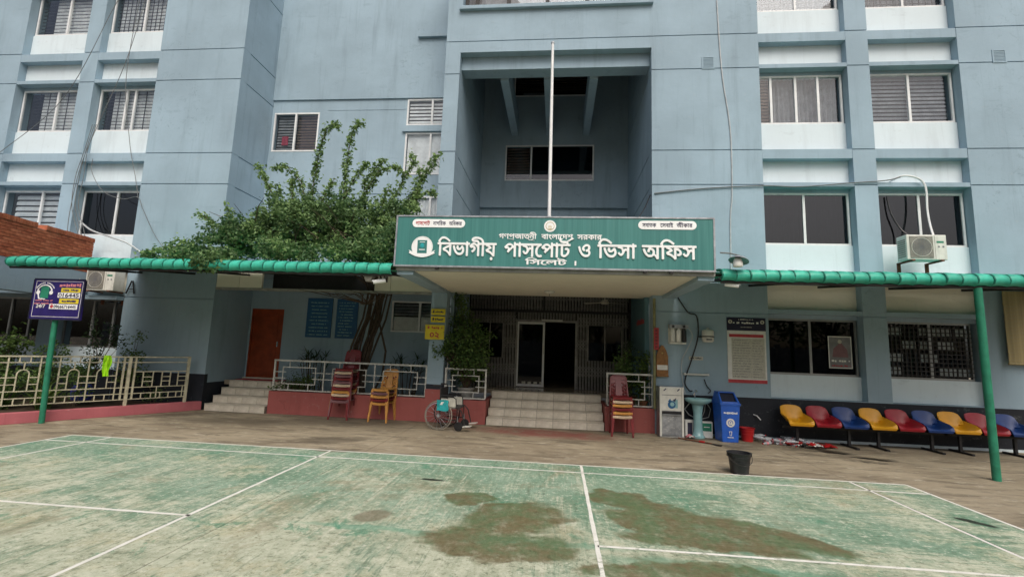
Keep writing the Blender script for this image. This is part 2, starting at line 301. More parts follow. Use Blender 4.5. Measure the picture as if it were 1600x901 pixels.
# ------------------------------------------------------------------ mesh helpers
class MB:
    def __init__(s): s.v = []; s.f = []
    def _add(s, vs, fs):
        o = len(s.v); s.v += [tuple(v) for v in vs]; s.f += [tuple(i+o for i in f) for f in fs]; return s
    def box(s, x0, x1, y0, y1, z0, z1):
        x0, x1 = min(x0, x1), max(x0, x1); y0, y1 = min(y0, y1), max(y0, y1); z0, z1 = min(z0, z1), max(z0, z1)
        return s._add([(x0,y0,z0),(x1,y0,z0),(x1,y1,z0),(x0,y1,z0),(x0,y0,z1),(x1,y0,z1),(x1,y1,z1),(x0,y1,z1)],
                      [(3,2,1,0),(4,5,6,7),(0,1,5,4),(1,2,6,5),(2,3,7,6),(3,0,4,7)])
    def hexa(s, b, t):
        return s._add(list(b)+list(t), [(3,2,1,0),(4,5,6,7),(0,1,5,4),(1,2,6,5),(2,3,7,6),(3,0,4,7)])
    def bar(s, a, b, w, h=None, up=(0,0,1)):
        """rectangular bar from a to b"""
        a, b = Vector(a), Vector(b); h = h or w; d = (b-a).normalized(); u = Vector(up)
        if abs(d.dot(u)) > .95: u = Vector((0,1,0))
        r = d.cross(u).normalized(); u = r.cross(d).normalized(); r *= w/2; u *= h/2
        return s.hexa([a-r-u, a+r-u, a+r+u, a-r+u], [b-r-u, b+r-u, b+r+u, b-r+u])
    def tube(s, pts, r, n=8, cap=True):
        pts = [Vector(p) for p in pts]; rs = r if isinstance(r, (list, tuple)) else [r]*len(pts)
        vs, fs = [], []; pu = None
        for i, p in enumerate(pts):
            d = (pts[min(i+1, len(pts)-1)]-pts[max(i-1, 0)]).normalized()
            if pu is None:
                pu = Vector((0,0,1)) if abs(d.z) < .9 else Vector((0,1,0))
            x = d.cross(pu).normalized(); u = x.cross(d).normalized(); pu = u
            for k in range(n):
                a = 2*math.pi*k/n; vs.append(p+x*math.cos(a)*rs[i]+u*math.sin(a)*rs[i])
        for i in range(len(pts)-1):
            for k in range(n):
                fs.append((i*n+k, i*n+(k+1) % n, (i+1)*n+(k+1) % n, (i+1)*n+k))
        if cap: fs.append(tuple(range(n-1, -1, -1))); fs.append(tuple((len(pts)-1)*n+k for k in range(n)))
        return s._add(vs, fs)
    def lathe(s, prof, c=(0,0,0), n=20, axis='Z', sx=1, sy=1):
        vs, fs = [], []
        for r, z in prof:
            for k in range(n):
                a = 2*math.pi*k/n; x, y = r*math.cos(a)*sx, r*math.sin(a)*sy
                p = (x, y, z) if axis == 'Z' else ((x, z, y) if axis == 'Y' else (z, x, y))
                vs.append((p[0]+c[0], p[1]+c[1], p[2]+c[2]))
        m = len(prof)
        for i in range(m-1):
            for k in range(n): fs.append((i*n+k, i*n+(k+1) % n, (i+1)*n+(k+1) % n, (i+1)*n+k))
        if prof[0][0] > 1e-4: fs.append(tuple(range(n-1, -1, -1)))
        if prof[-1][0] > 1e-4: fs.append(tuple((m-1)*n+k for k in range(n)))
        return s._add(vs, fs)
    def prism(s, poly, y0, y1):
        """poly in (x, z), extruded along y"""
        n = len(poly); vs = [(x, y0, z) for x, z in poly]+[(x, y1, z) for x, z in poly]
        return s._add(vs, [tuple(range(n)), tuple(range(2*n-1, n-1, -1))]+[(i, n+i, n+(i+1) % n, (i+1) % n) for i in range(n)])
    def shell(s, grid, th):
        """grid[i][j] of points -> closed sheet of thickness th along z-ish normals"""
        ni, nj = len(grid), len(grid[0]); P = np.array([[tuple(p) for p in row] for row in grid], float)
        du = np.gradient(P, axis=0); dv = np.gradient(P, axis=1); nn = np.cross(du, dv); nn /= (np.linalg.norm(nn, axis=2, keepdims=True)+1e-9)
        Q = P+nn*th; vs = [tuple(p) for p in P.reshape(-1, 3)]+[tuple(p) for p in Q.reshape(-1, 3)]; N = ni*nj; fs = []
        for i in range(ni-1):
            for j in range(nj-1):
                a, b, c, d = i*nj+j, i*nj+j+1, (i+1)*nj+j+1, (i+1)*nj+j; fs.append((a, d, c, b)); fs.append((N+a, N+b, N+c, N+d))
        for i in range(ni-1):
            a, d = i*nj, (i+1)*nj; fs.append((a, N+a, N+d, d)); a, d = i*nj+nj-1, (i+1)*nj+nj-1; fs.append((a, d, N+d, N+a))
        for j in range(nj-1):
            a, b = j, j+1; fs.append((a, b, N+b, N+a)); a, b = (ni-1)*nj+j, (ni-1)*nj+j+1; fs.append((a, N+a, N+b, b))
        return s._add(vs, fs)
    def mesh(s, name, m, smooth=False, bevel=0):
        me = bpy.data.meshes.new(name); me.from_pydata(s.v, [], s.f); me.update()
        bm = bmesh.new(); bm.from_mesh(me)
        bmesh.ops.recalc_face_normals(bm, faces=bm.faces)
        if bevel:
            es = [e for e in bm.edges if len(e.link_faces) == 2 and e.calc_face_angle(0) > .6]
            bmesh.ops.bevel(bm, geom=es, offset=bevel, segments=2, affect='EDGES', profile=.6, clamp_overlap=True)
        bm.to_mesh(me); bm.free()
        if smooth:
            me.polygons.foreach_set('use_smooth', [True]*len(me.polygons))
            try: me.set_sharp_from_angle(angle=R(40))
            except Exception: pass
        me.materials.append(m if not isinstance(m, str) else MAT[m]); return me
    def build(s, name, m, parent=None, smooth=False, bevel=0, kind=None):
        return link(name, s.mesh(name, m, smooth, bevel), parent, kind)
def link(name, me, parent=None, kind=None, loc=None):
    o = bpy.data.objects.new(name, me); COL.objects.link(o)
    if parent: o.parent = parent
    if kind: o['kind'] = kind
    if loc: o.location = loc
    return o
def thing(name, label, cat, loc=(0,0,0), rz=0, group=None):
    o = bpy.data.objects.new(name, None); COL.objects.link(o); o.location = loc; o.rotation_euler = (0,0,rz); o.empty_display_size = .1
    tag(o, label, cat, group); return o
def tag(o, label, cat, group=None):
    o['label'] = label; o['category'] = cat
    if group: o['group'] = group
    return o
KIDS = {}
def dup(root, loc, rz, label, group=None):
    r = root.copy(); COL.objects.link(r); r.location = loc; r.rotation_euler = (0,0,rz); r['label'] = label
    if group: r['group'] = group
    for ch in list(root.children):
        c = ch.copy(); COL.objects.link(c); c.parent = r
        for g in list(ch.children):
            d = g.copy(); COL.objects.link(d); d.parent = c
    return r
def box(name, m, parent, x0, x1, y0, y1, z0, z1, bevel=0, kind=None):
    return MB().box(x0, x1, y0, y1, z0, z1).build(name, m, parent, bevel=bevel, kind=kind)
def cyl(c, r, y0, y1, n=24):
    """disc with its axis along y"""
    b = MB(); b.prism([(c[0]+r*math.cos(2*math.pi*k/n), c[1]+r*math.sin(2*math.pi*k/n)) for k in range(n)], y0, y1); return b
def leaves(name, pts, size, m, parent=None, kind=None, tint=None, droop=.3, asp=.6):
    """many small folded leaf faces at the given points"""
    pts = np.asarray(pts, float); n = len(pts); s = size*rng.uniform(.65, 1.3, n)
    a = rng.uniform(0, 2*np.pi, n); el = rng.uniform(-1.0, .75, n)-droop*.4
    d = np.stack([np.cos(a)*np.cos(el), np.sin(a)*np.cos(el), np.sin(el)], 1)
    rnd = rng.normal(size=(n, 3)); sd = np.cross(d, rnd); sd /= np.linalg.norm(sd, axis=1, keepdims=True); up = np.cross(sd, d)
    L = d*s[:, None]; W = sd*(s*asp*.5)[:, None]; U = up*(s*.12)[:, None]
    V = np.stack([pts, pts+L*.45+W+U, pts+L, pts+L*.45-W+U], 1).reshape(-1, 3)
    F = [(4*i, 4*i+1, 4*i+2) for i in range(n)]+[(4*i, 4*i+2, 4*i+3) for i in range(n)]
    me = bpy.data.meshes.new(name); me.from_pydata(V.tolist(), [], F)
    t = rng.beta(1.3, 2.6, n) if tint is None else np.clip(tint+rng.normal(0, .15, n), 0, 1)
    ca = me.color_attributes.new('tint', 'FLOAT_COLOR', 'POINT'); tt = np.repeat(t, 4); ca.data.foreach_set('color', np.stack([tt, tt, tt, np.ones_like(tt)], 1).ravel())
    me.materials.append(MAT[m] if isinstance(m, str) else m)
    return link(name, me, parent, kind)
def straps(name, stems, m, parent, width=.03, seg=5):
    """long arching strap leaves: (base, azimuth, length, elevation, droop)"""
    V, F, T = [], [], []
    for b, az, ln, el, dr in stems:
        p = Vector(b); e = el; t = random.random()**1.6; sd = Vector((-math.sin(az), math.cos(az), 0)); o = len(V)
        for i in range(seg+1):
            wd = width*(1-(i/seg)**2)*(.45+.55*min(1, i*1.5/seg*2))+.001
            V += [tuple(p-sd*wd/2), tuple(p+sd*wd/2)]; T += [t, t]
            p = p+Vector((math.cos(az)*math.cos(e), math.sin(az)*math.cos(e), math.sin(e)))*ln/seg; e -= dr/seg
        F += [(o+2*i, o+2*i+1, o+2*i+3, o+2*i+2) for i in range(seg)]
    me = bpy.data.meshes.new(name); me.from_pydata(V, [], F)
    ca = me.color_attributes.new('tint', 'FLOAT_COLOR', 'POINT'); T = np.array(T); ca.data.foreach_set('color', np.stack([T, T, T, np.ones_like(T)], 1).ravel())
    me.materials.append(MAT[m]); return link(name, me, parent)
_hb = {}
from mathutils.geometry import delaunay_2d_cdt
def outlines(body):
    """closed outlines of a line of type set in Blender's built-in font, at size 1"""
    c = bpy.data.curves.new('lettering', 'FONT'); c.body = body; c.size = 1
    ob = bpy.data.objects.new('lettering', c); COL.objects.link(ob); dg = bpy.context.evaluated_depsgraph_get(); dg.update()
    cu = ob.to_curve(dg); res = []
    for sp in cu.splines:
        if sp.type == 'BEZIER':
            bp = sp.bezier_points; n = len(bp); P = []
            for k in range(n):
                a, b = bp[k], bp[(k+1) % n]; p0, p1, p2, p3 = a.co, a.handle_right, b.handle_left, b.co
                m = 1 if (p1-p0).cross(p3-p0).length+(p2-p0).cross(p3-p0).length < 1e-5 else 4
                for q in range(m): t = q/m; P.append(p0*(1-t)**3+3*p1*t*(1-t)**2+3*p2*t*t*(1-t)+p3*t**3)
        else: P = [Vector(q.co[:3]) for q in sp.points]
        if len(P) > 2: res.append([(q.x, q.y) for q in P])
    ob.to_curve_clear(); bpy.data.objects.remove(ob); bpy.data.curves.remove(c); return res
def filled(cs):
    """triangles of the union of the outlines (non-zero winding, so overlapping strokes stay solid)"""
    V, Ed = [], []
    for P in cs:
        o = len(V); n = len(P); V += [Vector(q) for q in P]; Ed += [(o+i, o+(i+1) % n) for i in range(n)]
    r = delaunay_2d_cdt(V, Ed, [], 0, 1e-5); W_ = np.array([tuple(q) for q in r[0]]); F = [tuple(f) for f in r[2]]
    c = np.array([W_[list(f)].mean(0) for f in F]); wind = np.zeros(len(F), int)
    for P in cs:
        A = np.array(P); Bq = np.roll(A, -1, 0)
        for (ax, ay), (bx, by) in zip(A, Bq):
            side = (bx-ax)*(c[:, 1]-ay)-(c[:, 0]-ax)*(by-ay)
            wind += ((ay <= c[:, 1]) & (by > c[:, 1]) & (side > 0)).astype(int)-((ay > c[:, 1]) & (by <= c[:, 1]) & (side < 0)).astype(int)
    return W_, [f for f, w_ in zip(F, wind) if w_ != 0]
def text(body, parent, m, x0, x1, zbase, hgt, y, name='lettering', ref='ব', off=.02, depth=.006):
    """flat raised letters standing in the xz plane, fitted between x0 and x1; hgt is the height of the reference letter, off thickens the strokes"""
    if ref not in _hb:
        zs = [q[1] for P in outlines(ref) for q in P]; _hb[ref] = (min(zs), max(zs))
    b0, b1 = _hb[ref]; k = hgt/(b1-b0); W_, F = filled(outlines(body)); mn, mxx = W_[:, 0].min(), W_[:, 0].max(); e = off*.9; sx = (x1-x0)/(mxx-mn+2*e); b = MB()
    cnt = {}
    for f in F:
        for i in range(3): q = tuple(sorted((f[i], f[(i+1) % 3]))); cnt[q] = cnt.get(q, 0)+1
    edge = [q for q, n in cnt.items() if n == 1]; N = len(W_)
    for lay, (dx, dz) in enumerate([(0, 0)] if off < .01 else [(-e, 0), (e, 0), (0, -e*.8), (0, e*.8)]):
        X = [(x0+(q[0]+dx-mn+e)*sx, zbase+(q[1]+dz-b0)*k) for q in W_]; d = depth+.0006*lay
        b._add([(u, y-d, v) for u, v in X]+[(u, y, v) for u, v in X], F+[(a, c, N+c, N+a) for a, c in edge])
    return b.build(name, m, parent)
def scribble(parent, m, x0, x1, z0, z1, y, name='print_line', dens=1.0, th=.003):
    """rows of print too small to read: short uneven dashes with breaks between words"""
    b = MB(); x = x0; h = z1-z0
    while x < x1-h*.2:
        wl = min(h*random.uniform(.4, 1.0), x1-x); lo = random.uniform(0, .3)*h; hi = random.uniform(.65, 1)*h
        b.box(x, x+wl, y-th, y, z0+lo, z0+hi); x += wl+h*random.uniform(.1, .25)
        if random.random() < .2/dens: x += h*.8
    return b.build(name, m, parent, kind='stuff')
# ================================================================== SETTING
def struct(name, b, m): return b.build(name, m, None, kind='structure')
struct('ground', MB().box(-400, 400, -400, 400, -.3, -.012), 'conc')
GX = [(-60, -1.508), (-1.500, 5.939), (5.947, 60)]
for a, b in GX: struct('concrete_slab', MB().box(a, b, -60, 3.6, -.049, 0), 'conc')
for a, b in [(-6.74, -1.508), (-1.500, 5.939), (5.953, 6.70)]:
    struct('court_surface', MB().box(a, b, -6.1, .02, -.02, .004), 'court')
def line(pts, wd=.042):
    """painted line with slightly uneven edges"""
    (xa, ya), (xb, yb) = pts; d = Vector((xb-xa, yb-ya, 0)); ln = d.length; d /= ln; nn = Vector((-d.y, d.x, 0)); k = max(2, int(ln/.12)); b = MB(); vs = []
    for i in range(k+1):
        p = Vector((xa, ya, 0))+d*ln*i/k; e1 = wd/2*random.uniform(.82, 1.12); e2 = wd/2*random.uniform(.82, 1.12)
        vs.append((p-nn*e1, p+nn*e2))
    for i in range(k):
        (a, c), (e, f) = vs[i], vs[i+1]
        b._add([(a.x,a.y,.007),(e.x,e.y,.007),(f.x,f.y,.007),(c.x,c.y,.007)], [(0,1,2,3)])
    return b
for seg in [((-6.75,.02),(6.70,0)), ((-6.73,-.43),(6.68,-.455)), ((-6.7,-3.05),(-1.97,-3.055)), ((2.0,-3.045),(6.65,-3.01)),
            ((-2.045,0),(-1.955,-6.08)), ((2.01,-.02),(1.98,-6.08)), ((-6.0,.02),(-5.93,-6.08)), ((-6.75,.04),(-6.70,-6.08)), ((5.91,-.03),(5.925,-6.08)), ((6.69,0),(6.64,-6.08)),
            ((-6.7,-5.64),(6.65,-5.64)), ((-6.7,-6.08),(6.65,-6.08))]:
    struct('court_line', line(seg), 'line')

# ================================================================== BUILDING
B = thing('office_building', 'blue grey four storey office block with white window panels and a deep entrance recess', 'building')
def wallgrid(name, m, x0, x1, z0, z1, y0, y1, holes=(), grooves=(), parent=B):
    """wall slab parallel to x, cut round its openings and split at recessed joints"""
    zs = [z0]+[g for g in sorted(grooves) if z0 < g < z1]+[z1]; obs = []
    for i in range(len(zs)-1):
        a = zs[i]+(.013 if i else 0); c = zs[i+1]-(.013 if i < len(zs)-2 else 0); b = MB()
        xc = sorted({x0, x1}|{h[0] for h in holes if h[3] > a and h[2] < c}|{h[1] for h in holes if h[3] > a and h[2] < c})
        for p in range(len(xc)-1):
            xm = (xc[p]+xc[p+1])/2; cuts = [(a, c)]
            for h in holes:
                if h[0] < xm < h[1]:
                    nc = []
                    for u, v in cuts:
                        if h[3] <= u or h[2] >= v: nc.append((u, v)); continue
                        if h[2] > u: nc.append((u, h[2]))
                        if h[3] < v: nc.append((h[3], v))
                    cuts = nc
            for u, v in cuts: b.box(xc[p], xc[p+1], y0, y1, u, v)
        if i:
            g = zs[i]; xc2 = [(x0+.003, x1-.003)]
            for h in holes:
                if h[2] < g < h[3]:
                    xc2 = [q for s_ in xc2 for q in ((s_[0], min(s_[1], h[0])), (max(s_[0], h[1]), s_[1])) if q[1]-q[0] > .01]
            for u, v in xc2: b.box(u, v, y0+.024, y1-.02, g-.03, g+.03)
        obs.append(b.build(name, m, parent))
    return obs
GR = (2.76, 5.83, 6.70, 8.82, 9.73, 11.85, 12.75)
TOP = 13.6; Y0 = 3.5
GW = 'wall'
# --- outer wall pieces of the front plane
wallgrid('wall_section', GW, -24, -14.05, .0, TOP, Y0, 3.95, grooves=GR)
wallgrid('pillar', GW, -12.05, -11.58, 0, TOP, Y0, 3.95, grooves=GR)
wallgrid('pillar', GW, 8.40, 8.90, 0, TOP, Y0, 3.95, grooves=GR)
wallgrid('wall_section', GW, 10.88, 20, 0, TOP, Y0, 3.95, grooves=GR[1:])
# tower
wallgrid('tower_front_wall', GW, -9.68, -7.17, 0, TOP, Y0, 3.8, grooves=GR)
def wally(name, m, x0, x1, y0, y1, z0, z1, grooves, face):
    """wall slab parallel to y with recessed joints on the given face"""
    zs = [z0]+[g for g in grooves if z0 < g < z1]+[z1]
    for i in range(len(zs)-1):
        b = MB().box(x0, x1, y0, y1, zs[i]+(.016 if i else 0), zs[i+1]-(.016 if i < len(zs)-2 else 0))
        if i: b.box(x0+(.026 if face < 0 else .02), x1-(.026 if face > 0 else .02), y0+.02, y1, zs[i]-.03, zs[i]+.03)
        b.build(name, m, B)
wally('tower_side_wall', GW, -7.47, -7.17, 3.803, 5.3, 0, TOP, GR[1:], 1)
box('skirting', 'skirt', B, -9.683, -7.165, 3.492, 3.6, 0, .87)
box('skirting', 'skirt', B, -7.3, -7.163, 3.602, 5.0, 0, .66)
# portal
wallgrid('portal_pier', GW, -1.48, -1.09, 0, 9.42, Y0, 3.9, grooves=GR[1:])
wallgrid('portal_wall', GW, 3.80, 6.375, 0, 9.42, Y0, 3.9, grooves=GR)
wallgrid('portal_lintel', GW, -1.48, 6.375, 9.42, TOP, Y0, 3.9, holes=[(-1.09, 3.79, 10.70, 12.2)], grooves=GR[4:])
wally('portal_side_wall', GW, -1.475, -1.09, 3.903, 7.56, 3.2, 13.0, GR[1:], 1)
wally('portal_side_wall', GW, 3.80, 4.2, 3.903, 7.56, 3.2, 13.0, GR[1:], -1)
box('window_ledge', 'wall', B, -1.16, 3.84, 3.40, 3.52, 10.60, 10.70, bevel=.01)
box('front_beam', 'wall', B, -1.085, 3.795, 3.72, 4.12, 9.06, 9.75)
for x in (.02, 1.20, 2.42): box('cross_beam', 'wall', B, x-.11, x+.11, 4.123, 7.395, 8.99, 9.7)
box('recess_roof', 'wall', B, -1.08, 3.79, 4.0, 7.9, 12.3, 12.5)
wallgrid('recess_back_wall', GW, -1.25, 3.95, 6.47, 12.3, 7.39, 7.6, holes=[(-.06, 2.57, 10.40, 11.7), (-.28, 2.69, 7.39, 8.64)])
box('recess_back_wall', 'wall', B, -1.25, 3.95, 7.52, 7.7, 3.6, 6.466)
# recessed wall left of the portal
RH = [(-7.09, -5.66, 7.39, 8.62), (-2.96, -1.49, 8.18, 9.0), (-2.96, -1.49, 6.67, 7.95), (-2.66, -1.49, 4.9, 6.02), (-3.0, -1.80, 2.13, 2.99), (-7.11, -6.16, .70, 2.66)]
wallgrid('recessed_wall', GW, -7.169, -1.478, .0, 9.02, 5.0, 5.2, holes=RH, grooves=(6.08,))
box('recessed_wall', 'wall', B, -7.168, -1.479, 4.955, 5.2, 9.02, TOP)
box('wall_ledge', 'wall', B, -2.74, -1.485, 4.86, 4.956, 10.92, 11.06)
box('window_ledge', 'wall', B, -3.05, -1.485, 4.93, 5.003, 7.97, 8.14)
# slim raised bands on the recessed wall
box('wall_band', 'wall', B, -5.4, -3.0, 4.992, 5.01, 8.68, 8.71)
# --- window bays: beams, white panels, windows
def frame(x0, x1, z0, z1, y, bars=(), wd=.045, m='alu', dep=.05, hb=()):
    b = MB(); b.box(x0, x1, y, y+dep, z0, z0+wd); b.box(x0, x1, y, y+dep, z1-wd, z1)
    b.box(x0, x0+wd, y+.001, y+dep-.001, z0+wd, z1-wd); b.box(x1-wd, x1, y+.001, y+dep-.001, z0+wd, z1-wd)
    for q in bars: b.box(q-wd*.6, q+wd*.6, y-.004, y+dep-.002, z0+wd, z1-wd)
    for q in hb: b.box(x0+wd, x1-wd, y+.002, y+dep-.003, q-wd*.5, q+wd*.5)
    return b.build('window', m, B)
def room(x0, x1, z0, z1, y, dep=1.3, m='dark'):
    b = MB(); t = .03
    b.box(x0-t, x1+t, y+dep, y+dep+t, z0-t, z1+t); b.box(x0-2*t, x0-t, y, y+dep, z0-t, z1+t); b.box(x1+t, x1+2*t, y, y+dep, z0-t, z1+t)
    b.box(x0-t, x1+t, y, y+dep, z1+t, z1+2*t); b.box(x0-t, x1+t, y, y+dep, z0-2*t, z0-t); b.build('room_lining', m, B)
def louvre(win, x0, x1, z0, z1, y, m='slat', pitch=.085, tilt=.035, w=.07):
    b = MB(); z = z0+pitch*.5
    while z < z1-.02:
        b.hexa([(x0,y,z),(x1,y,z),(x1,y+.05,z+tilt),(x0,y+.05,z+tilt)], [(x0,y,z+pitch*.55),(x1,y,z+pitch*.55),(x1,y+.05,z+tilt+pitch*.55),(x0,y+.05,z+tilt+pitch*.55)]); z += pitch
    b.build('louvre_blades', m, win, kind='stuff')
def curtain(win, x0, x1, z0, z1, y, m='curtain', amp=.025, wl=.11):
    n = max(8, int((x1-x0)/.02)); ph = random.uniform(0, 6)
    g = [[(x0+(x1-x0)*i/n, y+amp*math.sin(ph+6.283*(x0+(x1-x0)*i/n)/wl+.8*math.sin(i*.13))+amp*.5*math.sin(i*.31), z) for z in (z0, z1)] for i in range(n+1)]
    MB().shell(g, .006).build('curtain', m, win, smooth=True)
def bars(win, x0, x1, z0, z1, y, pitch=.1, m='iron', vert=0, r=.007):
    b = MB(); z = z0+pitch/2
    while z < z1: b.box(x0, x1, y-r, y+r, z-r, z+r); z += pitch
    if vert:
        x = x0+vert/2
        while x < x1: b.box(x-r, x+r, y-r+.01, y+r+.01, z0, z1); x += vert
    b.build('security_bars', m, win, kind='stuff')
def panes(win, xs, z0, z1, y, m='glass', wd=.045):
    for i in range(len(xs)-1):
        box('pane', m[i] if isinstance(m, (list, tuple)) else m, win, xs[i]+.012, xs[i+1]-.012, y+.018+(i % 2)*.014, y+.023+(i % 2)*.014, z0+wd*.6, z1-wd*.6)
YW = 3.715
def bay(x0, x1, k, spec, skirt=True):
    """one storey of a window bay: lower white panel, window, beam, upper white panel, beam"""
    o = 3.01*k; zp = (.90 if k == 0 else .70)+o; zs = 1.42+o; zt = 2.69+o
    pn = box('white_panel', 'white', B, x0, x1, 3.70, 3.85, zp, zs)
    if k == 0: box('plinth_wall', 'wall', B, x0, x1, 3.503, 3.9, 0, .898)
    box('beam', 'wall', B, x0+.0005, x1-.0005, 3.507, 3.93, 2.78+o, 2.88+o)
    box('white_panel', 'ceil' if k == 0 else 'white', B, x0, x1, 3.70, 3.85, 2.88+o, 3.47+o)
    box('beam', 'wall', B, x0+.0005, x1-.0005, 3.507, 3.93, 3.47+o, 3.70+o)
    box('window_soffit', 'wall', B, x0+.001, x1-.001, YW-.005, 3.93, zt+.001, 2.78+o)
    spec(x0, x1, zs, zt)
def W(x0, x1, z0, z1, y, bx=None, fn=None, pm='glass', lining='dark', m='alu', wd=.045, hb=()):
    bx = [x0+(x1-x0)/2] if bx is None else bx
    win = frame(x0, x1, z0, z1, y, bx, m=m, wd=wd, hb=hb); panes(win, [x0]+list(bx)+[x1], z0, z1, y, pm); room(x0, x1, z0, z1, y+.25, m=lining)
    if fn: fn(win)
    return win
# right bays
def r1a(x0, x1, a, b):
    W(x0+.02, x1-.02, a, b, YW, [x0+.985], pm='tintu', fn=lambda w_: curtain(w_, x0+.03, x1-.03, a, b, YW+.16, 'curtain2'))
def r1b(x0, x1, a, b):
    W(x0+.02, x1-.02, a, b, YW, [x0+1.0], pm='tintu', fn=lambda w_: curtain(w_, x0+.03, x0+.6, a, b, YW+.16, 'curtain2'))
def r2a(x0, x1, a, b):
    W(x0+.02, x1-.02, a, b, YW, [x0+.34, x0+.92, x0+1.44], fn=lambda w_: (louvre(w_, x0+.04, x0+.33, a, b, YW+.08, 'slatbrown'), curtain(w_, x0+.36, x0+1.95, a, b, YW+.2, 'curtain2')))
def r2b(x0, x1, a, b):
    W(x0+.02, x1-.02, a, b, YW, [x0+.98], fn=lambda w_: louvre(w_, x0+.06, x1-.1, a, b-.06, YW+.12, 'curtain2', .1))
def r3(x0, x1, a, b):
    W(x0+.02, x1-.02, a, b, YW, [x0+1.0], fn=lambda w_: (bars(w_, x0+.04, x1-.04, a, b, YW+.1, .12, 'iron', .15), curtain(w_, x0+.05, x1-.05, a, b, YW+.2, 'curtain2')))
def r0a(x0, x1, a, b):
    def f(w_):
        p = MB().box(7.74, 8.24, YW+.005, YW+.012, 1.62, 2.32).build('poster', 'paper', w_)
    win = W(x0+.02, x1-.03, a, b, YW, [7.36], pm='tint', m='alud')
    return win
def r0b(x0, x1, a, b):
    def f(w_):
        bars(w_, x0+.05, x1-.13, a+.045, b-.045, YW-.012, .095, 'iron', .095, .010)
        bb = MB()
        for i in range(5):
            for j in range(4):
                if random.random() < .75: bb.box(x0+.1+i*.37, x0+.38+i*.37+random.uniform(-.05,.1), YW+.06+.004*i, YW+.063+.004*i, a+.08+j*.30, a+.26+j*.30)
        bb.build('stacked_files', 'curtain', w_)
    W(x0+.0, x1-.12, a, b, YW, [x0+1.0], m='alud', fn=f)
XR = [(6.38, 8.40), (8.90, 10.875)]
for (a, b), fs in zip(XR, ([r0a, r1a, r2a, r3], [r0b, r1b, r2b, r3])):
    for k in range(4): bay(a, b, k, fs[k])
    box('beam', 'wall', B, a, b, 3.507, 3.93, 12.74, TOP)
# left bays
def l3a(x0, x1, a, b):
    W(x0+.02, x1-.02, a, b, YW, [x0+1.05], fn=lambda w_: (bars(w_, x0+.1, x1-.1, a, b, YW+.08, .11, 'iron'), curtain(w_, x0+.45, x1-.1, a, b, YW+.15, 'curtain')))
def l3b(x0, x1, a, b):
    W(x0+.02, x1-.02, a, b, YW, [x0+1.05], fn=lambda w_: (bars(w_, x0+.1, x1-.1, a, b, YW+.1, .11, 'iron', .14), curtain(w_, x0+.1, x1-.1, a, b, YW+.16, 'curtain', .03, .16)))
def l2a(x0, x1, a, b):
    W(x0+.02, x1-.02, a, b, YW, [x0+1.15], fn=lambda w_: (bars(w_, x0+.3, x1-.1, a, b, YW+.1, .1, 'iron', .3), curtain(w_, x0+.5, x1-.1, a, b, YW+.15, 'curtain')))
def l2b(x0, x1, a, b):
    W(x0+.02, x1-.02, a, b, YW, [x0+.85, x0+1.12], fn=lambda w_: (bars(w_, x0+.1, x1-.1, a, b, YW+.1, .1, 'iron', .28), curtain(w_, x0+.35, x1-.1, a, b, YW+.15, 'curtain')))
def l1a(x0, x1, a, b):
    W(x0+.02, x1-.02, a, b, YW, [x0+1.2], fn=lambda w_: louvre(w_, x0+.3, x1-.08, a, b-.05, YW+.1, 'slat', .16, .05, .1))
def l1b(x0, x1, a, b): W(x0+.02, x1-.02, a, b, YW, [x0+1.05], pm='tintu')
def l0(x0, x1, a, b): W(x0+.02, x1-.02, a, b, YW, [x0+.85, x0+1.45], m='alud')
XL = [(-14.05, -12.05), (-11.58, -9.68)]
for (a, b), fs in zip(XL, ([l0, l1a, l2a, l3a], [l0, l1b, l2b, l3b])):
    for k in range(4): bay(a, b, k, fs[k])
    box('beam', 'wall', B, a, b, 3.507, 3.93, 12.74, TOP)
# windows of the recessed wall
w_ = W(-7.09, -5.66, 7.39, 8.62, 4.99, [-6.40]); louvre(w_, -7.0, -6.42, 7.45, 8.55, 5.1, 'curtain2', .09); louvre(w_, -6.37, -5.72, 7.45, 8.55, 5.1, 'slatbrown', .09)
MB().shell([[(-6.83+.05*i, 5.07+.012*math.sin(i*1.7), z) for z in (7.62, 7.90)] for i in range(5)], .008).build('hanging_towel', 'towel', w_)
w_ = W(-2.96, -1.49, 8.18, 9.0, 4.99, [-2.2]); louvre(w_, -2.9, -1.5, 8.22, 8.95, 5.07, 'curtain', .11)
w_ = W(-2.96, -1.49, 6.67, 7.95, 4.99, [-2.2]); curtain(w_, -2.9, -1.5, 6.7, 7.92, 5.08, 'curtain', .004, .3)
w_ = W(-2.66, -1.49, 4.9, 6.02, 4.99, [-2.1]); curtain(w_, -2.6, -1.5, 4.92, 6.0, 5.08, 'curtain')
w_ = W(-3.0, -1.80, 2.13, 2.99, 4.985, [-2.2]); louvre(w_, -2.95, -1.85, 2.55, 2.95, 5.06, 'curtain2', .085); box('paper_sheet', 'paper', w_, -2.93, -2.24, 5.03, 5.034, 2.18, 2.55); box('paper_sheet', 'paper', w_, -2.16, -1.84, 5.03, 5.034, 2.18, 2.56)
# red brown door and its frame
d = box('door', 'door', B, -7.07, -6.2, 5.02, 5.07, .73, 2.62)
for z0_, z1_ in ((.85, 1.55), (1.70, 2.5)): box('door_panel', 'door', d, -6.95, -6.32, 5.008, 5.03, z0_, z1_, bevel=.008)
box('door_handle', 'chrome', d, -6.29, -6.25, 4.98, 5.02, 1.6, 1.75)
b = MB(); b.box(-7.11, -7.07, 4.985, 5.12, .7, 2.62); b.box(-6.2, -6.16, 4.985, 5.12, .7, 2.62); b.box(-7.11, -6.16, 4.985, 5.12, 2.62, 2.66); b.build('door_frame', 'door', B)
box('door_sill', 'tile', B, -7.15, -6.12, 4.9, 5.13, .69, .735)
